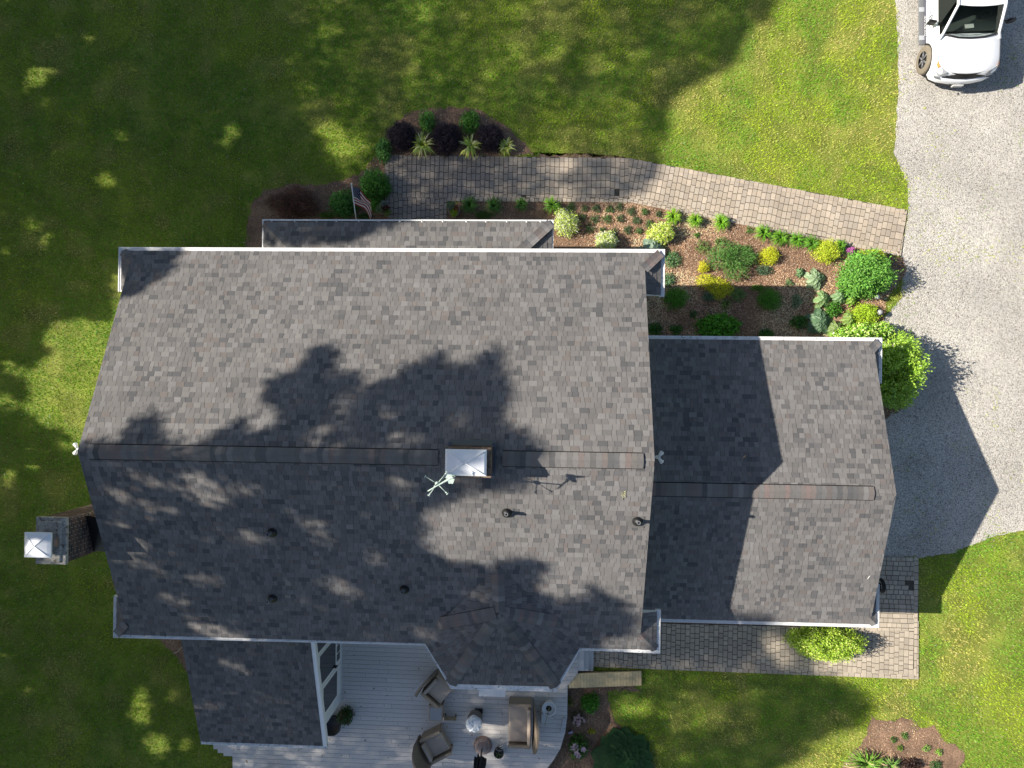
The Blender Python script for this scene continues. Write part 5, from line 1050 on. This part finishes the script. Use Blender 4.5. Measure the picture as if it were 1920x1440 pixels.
# wheels
for (s_, y) in ((-1, .98), (1, .98), (-1, 4.55), (1, 4.55)):
    wr = MB(); cx = s_ * .93; prof = [(.20, -.14), (.40, -.15), (.435, -.11), (.44, 0), (.435, .11), (.40, .15), (.26, .145)]; q = []; n_ = 32
    for r_, dx in prof:
        for k in range(n_): a = 2 * math.pi * k / n_; q.append((cx + dx * s_, y + r_ * math.cos(a), .44 + r_ * math.sin(a)))
    wr.add(q, [(i * n_ + k, i * n_ + (k + 1) % n_, (i + 1) * n_ + (k + 1) % n_, (i + 1) * n_ + k) for i in range(len(prof) - 1) for k in range(n_)], smooth=True); tyre = wr.build('wheel', M_tyre, trk)
    rm = MB(); q = [(cx + s_ * .10, y + .26 * math.cos(2 * math.pi * k / n_), .44 + .26 * math.sin(2 * math.pi * k / n_)) for k in range(n_)]; rm.add(q, [tuple(range(n_))], (.03, .03, .03))
    for k in range(6):
        a = 2 * math.pi * k / 6 + .2; rm.tube([(cx + s_ * .125, y + .04 * math.cos(a), .44 + .04 * math.sin(a)), (cx + s_ * .13, y + .25 * math.cos(a), .44 + .25 * math.sin(a))], [.035, .028], 6, (.12, .12, .13))
    rm.lathe((0, 0, 0), [(.001, 0), (.001, 0)], 3) if False else None
    rm.build('rim', mat('rim', attr=True, rough=.35), tyre)
# wheel arch shadows (black liners), running board, door details, mirrors
for s_ in (-1, 1):
    b = MB(); n_ = 16; q = []
    for k in range(n_ + 1):
        a = math.pi * k / n_; q += [(s_ * 1.018, .98 + .50 * math.cos(a), .46 + .46 * math.sin(a)), (s_ * .75, .98 + .47 * math.cos(a), .46 + .44 * math.sin(a))]
    b.add(q, [(2 * i, 2 * i + 1, 2 * i + 3, 2 * i + 2) for i in range(n_)]); arch = [(s_ * 1.014, .98 + .49 * math.cos(math.pi * k / n_), .45 + .46 * math.sin(math.pi * k / n_)) for k in range(n_ + 1)]; b.add(arch, [tuple(range(n_ + 1))]); b.build('wheel_arch', M_black, trk)
    b = MB(); b.box((s_ * 1.10, 3.1, .42), (.17, 2.9, .05)); rb2 = b.build('running_board', M_grey, trk, .015)
    for yy in (1.95, 3.2): b = MB(); b.box((s_ * 1.10, yy, .452), (.165, .20, .014)); b.build('step_pad', M_lgrey, rb2)
    b = MB(); b.box((s_ * 1.016, 3.1, .50), (.012, 2.9, .10)); sill = b.build('sill_panel', mat('dark_stripe', (.09, .09, .12), .4), trk)
    b = MB(); b.tube([(s_ * .99, 2.16, 1.16), (s_ * 1.10, 2.12, 1.20)], .03, 6); b.box((s_ * 1.19, 2.10, 1.22), (.22, .12, .20), s_ * .25); b.build('wing_mirror', M_black, trk, .03)
    b = MB(); b.box((s_ * 1.02, 3.30, .98), (.02, .16, .03)); b.build('door_handle', M_paint, trk)
    b = MB()
    for yy in (1.92, 3.45): b.tube([(s_ * 1.013, yy, .52), (s_ * 1.013, yy, 1.05)], .006, 5)
    b.build('door_seam', M_grey, trk)
def strokes(b, glyph, x, yc, zc, h, w, t=.014):      # letters on the passenger door, read from the rear to the nose
    for (a, c) in glyph:
        p_ = [(x, yc - a[0] * w, zc + a[1] * h), (x, yc - c[0] * w, zc + c[1] * h)]; b.tube(p_, t, 4)
GB = [((0, 0), (0, 1)), ((0, 1), (.8, .95)), ((.8, .95), (.85, .6)), ((.85, .6), (0, .52)), ((.8, .5), (.95, .1)), ((.95, .1), (0, 0))]; GH = [((0, 0), (0, 1)), ((1, 0), (1, 1)), ((0, .5), (1, .5))]; GD = [((0, .5), (1, .5))]
b = MB(); strokes(b, GD, -1.02, 2.98, .74, .2, .18); strokes(b, GB, -1.02, 2.72, .74, .2, .16); strokes(b, GH, -1.02, 2.50, .74, .2, .15); b.build('door_lettering', mat('letter_grey', (.10, .12, .17), .5), trk)
GW_ = [((0, 1), (.25, 0)), ((.25, 0), (.5, 1)), ((.5, 1), (.75, 0)), ((.75, 0), (1, 1))]; GA = [((0, 0), (.5, 1)), ((.5, 1), (1, 0))]; GV = [((0, 1), (.5, 0)), ((.5, 0), (1, 1))]
b = MB(); yy = 2.86
for gph in (GW_, GV, GA, GW_, GA, GV): strokes(b, gph, -1.024, yy, .465, .07, .11, .009); yy -= .15
b.build('sill_lettering', M_white, trk)

KY = .73
for o in list(trk.children):
    if o.name.startswith(('wheel', )): 
        c_ = 0.98 if min(v.co.y for v in o.data.vertices) < 3 else 4.55
        for v in o.data.vertices: v.co.y += c_ * KY - c_
        for ch in o.children:
            for v in ch.data.vertices: v.co.y += c_ * KY - c_
    elif o.name.startswith('door_lettering'):
        for v in o.data.vertices: v.co.y = v.co.y * KY * .97
    else:
        for v in o.data.vertices: v.co.y *= KY
        for ch in o.children:
            for v in ch.data.vertices: v.co.y *= KY
# ================================================================ GRASS, MULCH CHIPS, GRAVEL STONES
def scatter(n_, x0, x1, y0, y1, r): return r.uniform(x0, x1, n_), r.uniform(y0, y1, n_)
r = np.random.default_rng(3)
corn = [G(-60, -60)[:2], G(1980, -60)[:2], G(1980, 1500)[:2], G(-60, 1500)[:2]]
NB = 640000; gx, gy = scatter(NB, -19.8, 16.6, -14.3, 14.1, r)
jx = (vnoise(gx, gy, 2.2, 5) - .5) * .5; jy = (vnoise(gx, gy, 2.2, 6) - .5) * .5
keep = np.ones(NB, bool)
keep &= ~inpoly(gx + jx * .7, gy + jy * .7, DRIVE); 
for P_ in (PATH, PATIO): keep &= ~inpoly(gx + jx * .10, gy + jy * .10, P_)
for P_ in BEDW.values(): keep &= ~inpoly(gx + jx * .9, gy + jy * .9, P_)
keep &= ~((gx > wx0) & (gx < gx1) & (gy > wy0) & (gy < wy1)); keep &= ~inpoly(gx, gy, DKP)
keep &= ~((gx > fX0) & (gx < fX1) & (gy < fyE) & (gy > 0))
dry = vnoise(gx, gy, .55, 9, 4); thin = vnoise(gx, gy, 1.3, 12, 4)
keep &= r.random(NB) > np.clip((thin - .60) * 3.0, 0, .5)
gx, gy, dry, thin = gx[keep], gy[keep], dry[keep], thin[keep]; n_ = len(gx)
# sparse grass creeping onto the gravel
exn = 9000; ex, ey = scatter(exn, 10.5, 16.6, -6, 14, r); kk = inpoly(ex, ey, DRIVE) & (vnoise(ex, ey, 1.1, 44, 4) > .62) & (ex > 11.3); ex, ey = ex[kk], ey[kk]
gx = np.concatenate([gx, ex]); gy = np.concatenate([gy, ey]); dry = np.concatenate([dry, np.full(len(ex), .62)]); thin = np.concatenate([thin, np.full(len(ex), .5)]); n_ = len(gx)
clov = vnoise(gx, gy, .8, 21, 4); az = r.uniform(0, 2 * np.pi, n_); lean = r.uniform(.5, 1.15, n_); hL = r.uniform(.035, .075, n_) * (1 + .5 * (vnoise(gx, gy, 3.0, 30, 2) - .5)); wd = r.uniform(.009, .017, n_)
bx = np.stack([gx, gy, np.full(n_, .002)], 1); tip = bx + np.stack([np.cos(az) * lean * hL * 1.1, np.sin(az) * lean * hL * 1.1, hL * (1.25 - lean * .6)], 1); sd = np.stack([-np.sin(az) * wd, np.cos(az) * wd, np.zeros(n_)], 1)
V = np.stack([bx - sd, bx + sd, tip], 1).reshape(-1, 3); F = np.arange(n_ * 3).reshape(-1, 3)
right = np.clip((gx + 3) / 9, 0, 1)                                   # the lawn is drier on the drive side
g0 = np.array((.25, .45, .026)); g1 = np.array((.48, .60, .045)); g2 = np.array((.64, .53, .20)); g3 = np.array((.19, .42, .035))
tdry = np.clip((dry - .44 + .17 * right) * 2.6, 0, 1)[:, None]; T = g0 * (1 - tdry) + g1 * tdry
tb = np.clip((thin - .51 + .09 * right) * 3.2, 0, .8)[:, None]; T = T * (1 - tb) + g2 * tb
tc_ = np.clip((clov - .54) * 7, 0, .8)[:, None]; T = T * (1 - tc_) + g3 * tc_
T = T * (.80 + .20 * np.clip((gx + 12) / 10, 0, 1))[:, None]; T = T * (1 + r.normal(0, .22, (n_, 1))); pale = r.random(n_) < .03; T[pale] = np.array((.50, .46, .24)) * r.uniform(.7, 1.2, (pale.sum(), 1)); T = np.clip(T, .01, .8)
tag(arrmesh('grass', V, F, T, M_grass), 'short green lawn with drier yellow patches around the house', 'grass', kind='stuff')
# clover and weed leaves
ncl = 60000; cx_, cy_ = scatter(ncl, -19.5, 16.5, -14, 14, r); cl = vnoise(cx_, cy_, .45, 33, 4); kk = (cl > .52) | (r.random(ncl) < .12)
kk &= ~inpoly(cx_, cy_, DRIVE) & ~inpoly(cx_, cy_, PATH) & ~inpoly(cx_, cy_, PATIO) & ~inpoly(cx_, cy_, DKP) & ~((cx_ > wx0) & (cx_ < gx1) & (cy_ > wy0) & (cy_ < wy1))
for P_ in BEDW.values(): kk &= ~inpoly(cx_, cy_, P_)
kk &= ~((cx_ > fX0) & (cx_ < fX1) & (cy_ < fyE) & (cy_ > 0))
cx_, cy_ = cx_[kk], cy_[kk]; nc_ = len(cx_); C = np.stack([cx_, cy_, r.uniform(.035, .075, nc_)], 1); D = r.normal(0, 1, (nc_, 3)); D[:, 2] *= .2; No = np.tile([0, 0, 1.], (nc_, 1)) + r.normal(0, .25, (nc_, 3))
Tn = tonesof((.13, .33, .05), nc_, .25, (.50, .52, .42), .05, r)
tag(leaves_mesh('clover', C, D, No, r.uniform(.025, .05, nc_), r.uniform(.02, .04, nc_), Tn, M_grass), 'clover and broad leaved weeds mixed through the lawn', 'clover', kind='stuff')
# mulch chips
nm = 90000; mx_, my_ = scatter(nm, -9.5, 13, -13.6, 10, r); kk = np.zeros(nm, bool)
for P_ in BEDW.values(): kk |= inpoly(mx_ + (vnoise(mx_, my_, 3, 2) - .5) * .2, my_ + (vnoise(mx_, my_, 3, 4) - .5) * .2, P_)
kk &= ~inpoly(mx_, my_, PATH) & ~inpoly(mx_, my_, PATIO); mx_, my_ = mx_[kk], my_[kk]; n_ = len(mx_)
extra = 60000; e1, e2 = scatter(extra, 1.0, 12.0, 1.3, 6.6, r); kk = inpoly(e1, e2, BEDW['main']) & ~inpoly(e1, e2, PATH); mx_ = np.concatenate([mx_, e1[kk]]); my_ = np.concatenate([my_, e2[kk]]); n_ = len(mx_)
C = np.stack([mx_, my_, r.uniform(.018, .045, n_)], 1); D = r.normal(0, 1, (n_, 3)); D[:, 2] *= .25; No = np.tile([0, 0, 1.], (n_, 1)) + r.normal(0, .4, (n_, 3))
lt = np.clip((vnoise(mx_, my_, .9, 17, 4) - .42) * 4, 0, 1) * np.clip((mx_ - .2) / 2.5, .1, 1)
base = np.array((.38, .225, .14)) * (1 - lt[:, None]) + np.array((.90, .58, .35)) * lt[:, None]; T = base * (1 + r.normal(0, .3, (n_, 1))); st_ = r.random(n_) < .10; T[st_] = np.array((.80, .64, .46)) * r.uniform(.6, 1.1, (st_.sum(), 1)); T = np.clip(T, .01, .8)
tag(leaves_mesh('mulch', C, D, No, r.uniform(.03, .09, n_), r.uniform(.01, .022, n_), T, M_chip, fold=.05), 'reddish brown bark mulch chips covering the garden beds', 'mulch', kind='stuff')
# loose stones on the gravel
ns_ = 60000; sx_, sy_ = scatter(ns_, 9.5, 16.5, -6.2, 13.6, r); kk = inpoly(sx_, sy_, DRIVE); sx_, sy_ = sx_[kk], sy_[kk]; n_ = len(sx_)
C = np.stack([sx_, sy_, np.full(n_, .008)], 1); rad = r.uniform(.007, .015, n_); off = np.array([[1, 0, 0], [0, 1, 0], [-1, 0, 0], [0, -1, 0], [0, 0, .9]]); a_ = r.uniform(0, 6.28, n_); co, si = np.cos(a_), np.sin(a_)
V = np.empty((n_, 5, 3))
for k in range(5): V[:, k, 0] = C[:, 0] + (off[k, 0] * co - off[k, 1] * si * .7) * rad; V[:, k, 1] = C[:, 1] + (off[k, 0] * si + off[k, 1] * co * .7) * rad; V[:, k, 2] = C[:, 2] + off[k, 2] * rad
i = np.arange(n_)[:, None] * 5; F = np.concatenate([i + np.array([[0, 1, 4]]), i + np.array([[1, 2, 4]]), i + np.array([[2, 3, 4]]), i + np.array([[3, 0, 4]])], 1).reshape(-1, 3)
T = np.repeat(np.clip(np.array((.50, .46, .40)) * r.normal(1, .22, (n_, 1)), .1, .8), 4, axis=0)
tag(arrmesh('gravel', V.reshape(-1, 3), F, T, M_stone), 'loose pale crushed stone on the driveway', 'gravel', kind='stuff')

# ================================================================ TREES WEST OF THE LAWN (outside the frame, they cast the dappled shade)
RES = .12; U0, U1, V0, V1 = -22., 16., -16., 16.; nu_, nv_ = int((U1 - U0) / RES), int((V1 - V0) / RES)
uu, vv = np.meshgrid(U0 + (np.arange(nu_) + .5) * RES, V0 + (np.arange(nv_) + .5) * RES, indexing='ij'); MASK = np.zeros(uu.shape)
SURF = {'c': lambda x, y: 6.7, 'g': lambda x, y: 0., 'd': lambda x, y: DZ, 'mf': f_mf, 'mr': f_mr, 'gf': f_gf, 'gr': f_gr, 'p': f_p, 'pf': f_pf}
def uv(px, py, s): q = GPl(px, py, SURF[s]); return (q[0] + SX * q[2], q[1] + SY * q[2])
wob = (vnoise(uu, vv, 1.1, 50, 4) - .5) * .9; wob2 = (vnoise(uu, vv, 1.1, 51, 4) - .5) * .9
def shade(s, pts, val=1., w=1.):
    m_ = inpoly(uu + wob * w, vv + wob2 * w, [uv(x, y, s) for x, y in pts]); MASK[m_] = val
def spot(s, x, y, rx, ry, val=.12):
    c0 = uv(x, y, s); c1 = uv(x + rx, y, s); c2 = uv(x, y + ry, s); a, b2 = abs(c1[0] - c0[0]) * 1.08 + .04, abs(c2[1] - c0[1]) * 1.08 + .05
    d2 = ((uu + wob * .8 - c0[0]) / a) ** 2 + ((vv + wob2 * .8 - c0[1]) / b2) ** 2; k = np.clip(1.3 - d2, 0, 1); vv_ = {'g': val * .5, 'd': .2 + val * .5, 'c': 0., 'mr': val * .55, 'mf': val * .6}.get(s, val); k = np.clip(k * {'c': 2., 'g': 1.5, 'mr': 1.35, 'mf': 1.4}.get(s, 1.), 0, 1); MASK[:] = MASK * (1 - k) + np.minimum(MASK, vv_) * k
shade('g', [(-300, -300), (1480, -300), (1462, 0), (1402, 60), (1376, 125), (1300, 160), (1250, 200), (1254, 240), (1234, 285), (1242, 330), (1190, 372), (1120, 385), (1035, 395), (1000, 470), (480, 470), (220, 500), (205, 600), (120, 590), (60, 625), (85, 655), (40, 700), (58, 740), (25, 765), (62, 790), (52, 812), (110, 802), (150, 828), (120, 1000), (-300, 1000)], 1.15, w=.5)
for P_, v_ in (([(480, -300), (1480, -300), (1462, 0), (1402, 60), (1376, 125), (1300, 160), (1250, 200), (1254, 240), (1234, 285), (1242, 330), (1190, 372), (1120, 385), (1035, 395), (640, 400), (560, 200)], .56), ([(870, 150), (1240, 190), (1250, 240), (1230, 290), (1242, 330), (1190, 372), (1100, 385), (880, 380), (1000, 300)], .42), ([(700, -300), (1120, -300), (1120, 60), (980, 150), (760, 120)], .45)):
    m_ = inpoly(uu + wob * 1.2, vv + wob2 * 1.2, [uv(x, y, 'g') for x, y in P_]); MASK[m_] = np.minimum(MASK[m_], v_)
shade('g', [(-300, 800), (130, 822), (300, 1000), (300, 1150), (500, 1150), (500, 1800), (-300, 1800)], 1.35)
shade('d', [(420, 1130), (1075, 1130), (1075, 1300), (1110, 1800), (400, 1800)], .80); shade('p', [(300, 1150), (640, 1150), (640, 1402), (300, 1402)], 1., w=.2)
shade('g', [(1000, 1130), (1562, 1170), (1548, 1238), (1530, 1258), (1600, 1283), (1642, 1318), (1628, 1350), (1560, 1372), (1500, 1420), (1450, 1440), (1400, 1800), (950, 1800)], .68, w=.5)
shade('mr', [(120, 840), (1010, 850), (985, 880), (985, 905), (860, 925), (800, 955), (795, 985), (772, 1000), (800, 1030), (850, 1058), (930, 1068), (985, 1056), (1024, 1060), (1020, 1085), (985, 1098), (1060, 1135), (1112, 1105), (1190, 1140), (1180, 1180), (1120, 1195), (1150, 1300), (150, 1300)], 1.1, w=.35)
shade('mf', [(200, 465), (330, 470), (328, 508), (292, 520), (268, 545), (200, 560)], w=.3)
shade('mf', [(120, 860), (170, 832), (232, 832), (240, 800), (262, 786), (300, 785), (286, 825), (360, 838), (410, 815), (468, 780), (450, 830), (500, 800), (540, 790), (500, 742), (512, 708), (560, 700), (588, 650), (630, 652), (622, 700), (606, 728), (655, 700), (678, 712), (662, 738), (700, 725), (762, 690), (825, 660), (832, 690), (880, 680), (920, 655), (938, 665), (930, 700), (957, 720), (940, 770), (932, 800), (975, 810), (1000, 838), (1006, 862), (400, 866)], w=.2)
shade('pf', [(480, 400), (715, 400), (700, 438), (640, 455), (480, 452)], w=.3)
shade('gr', [(1380, 1150), (1450, 1162), (1440, 1190), (1370, 1190)], .8, w=.3)
for a in (('g', 68, 142, 24, 20), ('g', 102, 130, 15, 9), ('g', 165, 80, 11, 11), ('g', 90, 181, 9, 6), ('g', 430, 243, 14, 11), ('g', 415, 268, 12, 8), ('g', 200, 338, 20, 16), ('g', 222, 262, 14, 14, .4), ('g', 88, 455, 17, 14), ('g', 60, 430, 14, 8), ('g', 8, 470, 12, 12), ('g', 620, 245, 30, 18), ('g', 645, 278, 34, 20),
          ('g', 792, 32, 20, 12, .3), ('g', 975, 20, 34, 14, .4), ('g', 1035, 100, 26, 18, .3), ('g', 915, 138, 16, 14, .4), ('g', 1130, 130, 30, 16, .5), ('g', 1050, 268, 28, 16, .4), ('g', 1060, 230, 60, 25, .72), ('g', 1160, 265, 70, 30, .72), ('g', 1055, 312, 26, 12), ('g', 1058, 368, 22, 12), ('g', 1000, 60, 120, 40, .75), ('g', 610, 60, 14, 8, .4),
          ('g', 60, 870, 26, 26, .2), ('g', 130, 830, 30, 12, .2), ('g', 8, 900, 14, 24, .25), ('g', 272, 1325, 16, 26), ('g', 260, 1338, 14, 10), ('g', 290, 1395, 22, 28), ('g', 5, 1215, 17, 9), ('g', 30, 1215, 9, 8), ('g', 45, 1280, 9, 7), ('g', 350, 1395, 16, 14, .3), ('g', 328, 1300, 12, 12, .4), ('g', 10, 755, 30, 14, .3), ('g', 30, 690, 25, 16, .4),
          ('g', 1185, 1335, 34, 18), ('g', 1120, 1350, 28, 14, .1), ('g', 1300, 1420, 16, 10, .3), ('g', 1460, 1208, 24, 20), ('g', 1480, 1235, 14, 14, .2), ('g', 1300, 1340, 60, 30, .72), ('g', 1085, 1345, 12, 18, .3),
          ('d', 930, 1370, 60, 16, .25), ('d', 800, 1425, 50, 12, .5), ('d', 890, 1420, 55, 14, .2), ('d', 975, 1350, 24, 30, .4), ('d', 818, 1400, 26, 20, .2), ('d', 490, 1408, 20, 8, .4),
          ('p', 442, 1256, 20, 14, .2), ('p', 415, 1285, 22, 16, .4), ('p', 490, 1302, 26, 10, .5), ('p', 395, 1330, 24, 10, .45), ('p', 520, 1215, 40, 10, .7), ('p', 490, 1345, 30, 10, .6),
          ('mr', 230, 922, 34, 14, .25), ('mr', 250, 880, 26, 10, .3), ('mr', 300, 905, 34, 14, .3), ('mr', 290, 958, 34, 9, .35), ('mr', 395, 925, 42, 16, .3), ('mr', 350, 895, 30, 12, .4), ('mr', 460, 915, 34, 18, .45), ('mr', 240, 1050, 22, 12, .3), ('mr', 280, 1065, 24, 10, .55), ('mr', 385, 1175, 36, 16, .15), ('mr', 420, 1190, 26, 14, .25), ('mr', 345, 1135, 26, 10, .5), ('mr', 640, 1105, 30, 20, .25), ('mr', 580, 975, 34, 12, .35), ('mr', 445, 1000, 30, 10, .45), ('mr', 470, 1005, 40, 9, .5), ('mr', 740, 900, 30, 16, .6), ('mr', 610, 1010, 24, 14, .55), ('mr', 700, 1050, 30, 12, .5), ('mr', 380, 1085, 26, 9, .5), ('mr', 860, 890, 30, 8, .6), ('mr', 820, 1190, 30, 10, .6), ('mr', 900, 1120, 36, 14, .6), ('mr', 560, 1135, 20, 8, .6),
          ('mf', 600, 805, 22, 13, .3), ('mf', 755, 820, 28, 11, .3), ('mf', 655, 760, 22, 12, .35), ('mf', 555, 745, 20, 9, .5), ('mf', 860, 790, 30, 10, .65), ('mf', 730, 770, 24, 10, .6), ('mf', 640, 840, 30, 7, .5), ('mf', 340, 848, 40, 6, .5)): spot(*a)
MASK *= np.clip(.62 + .85 * (vnoise(uu, vv, .9, 61, 4) - .05), .5, 1.25)
spot('c', 72, 1020, 26, 30, 0.)
xlim = lambda z: G(0, 720, z)[0] - .5
r = np.random.default_rng(77)
trees_y = [-13.5, -9.0, -5.5, -2.4, 4.4, 8.5, 13.0] + [-12., -4., 4.5, 12.]; tx = [-23.5, -22.0, -24.5, -22.5, -24.0, -22.3, -24.2] + [-33., -34., -32.5, -33.5]
N0 = 1250000; ui = r.integers(0, nu_, N0); vi = r.integers(0, nv_, N0); acc = r.random(N0) < MASK[ui, vi] ** 1.3 * .72; ui, vi = ui[acc], vi[acc]
U = U0 + (ui + r.random(len(ui))) * RES; Vv = V0 + (vi + r.random(len(ui))) * RES; U = U + r.normal(0, .11, len(U)); Vv = Vv + r.normal(0, .11, len(U))
z = 9.5 + (U + 20) / 26 * 8.6 + r.uniform(0, 4.2, len(U))
ok = z > 1.0; U, Vv, z = U[ok], Vv[ok], z[ok]; X = U - SX * z; Y = Vv - SY * z
lim = np.array([xlim(0.)]) + 0 * X; x20 = xlim(20.); lim = lim + (x20 - lim) * np.clip(z, 0, 20) / 20; ok = X < lim; X, Y, z = X[ok], Y[ok], z[ok]
near = np.argmin(np.abs(Y[:, None] + r.normal(0, .4, (len(Y), 1)) - np.array(trees_y)[None]) + 1.5 * np.abs(X[:, None] - np.array(tx)[None]), axis=1)
names_t = [q_ + ' of the near row' for q_ in ('southernmost', 'second from the south', 'third from the south', 'middle', 'third from the north', 'second from the north', 'northernmost')] + [q_ + ' of the far row' for q_ in ('southernmost', 'second from the south', 'second from the north', 'northernmost')]
for ti in range(11):
    root = empty('shade_tree', (tx[ti], trees_y[ti], 0), 0, 'tall leafy shade tree west of the lawn, ' + names_t[ti], 'tree', 'shade trees west of the lawn')
    s_ = near == ti; C = np.stack([X[s_] - tx[ti], Y[s_] - trees_y[ti], z[s_]], 1); n_ = len(C)
    if n_ < 10: continue
    Nn = r.normal(0, .8, (n_, 3)) + np.array([-.5, 0, .9]); D = r.normal(0, 1, (n_, 3)); leaves_mesh('crown', C, D, Nn, r.uniform(.10, .17, n_), r.uniform(.08, .13, n_), tonesof((.045, .11, .02), n_, .2, None, 0, r), M_leaf, root)
    b = MB(); top = min(float(np.percentile(C[:, 2], 50)), (-8.5 - tx[ti]) / SX); b.tube([(0, 0, -.1), (.05, .05, top * .3), (-.05, .1, top * .65), (.1, 0, top)], [.34, .27, .19, .11], 10); b.build('trunk', M_bark, root)
    b = MB(); g = random.Random(ti)
    nl2 = 0
    for k in range(160):
        q = C[g.randrange(n_)]; zb = top * g.uniform(.8, .985); pth = [np.array((.08, 0, zb)), np.array((q[0] * .5, q[1] * .5, (zb + q[2]) / 2 + .2)), q]; good = True
        for t_ in np.linspace(.35, 1, 9):
            w3 = pth[0] * (1 - t_) + q * t_ + np.array((tx[ti], trees_y[ti], 0)); a_, c_ = int((w3[0] + SX * w3[2] - U0) / RES), int((w3[1] + SY * w3[2] - V0) / RES)
            if 0 <= a_ < nu_ and 0 <= c_ < nv_ and MASK[a_, c_] < .5: good = False
        if good and nl2 < 12: nl2 += 1; b.tube([tuple(p_) for p_ in pth], [.09, .05, .012], 6)
    b.build('limbs', M_bark, root) if nl2 else None
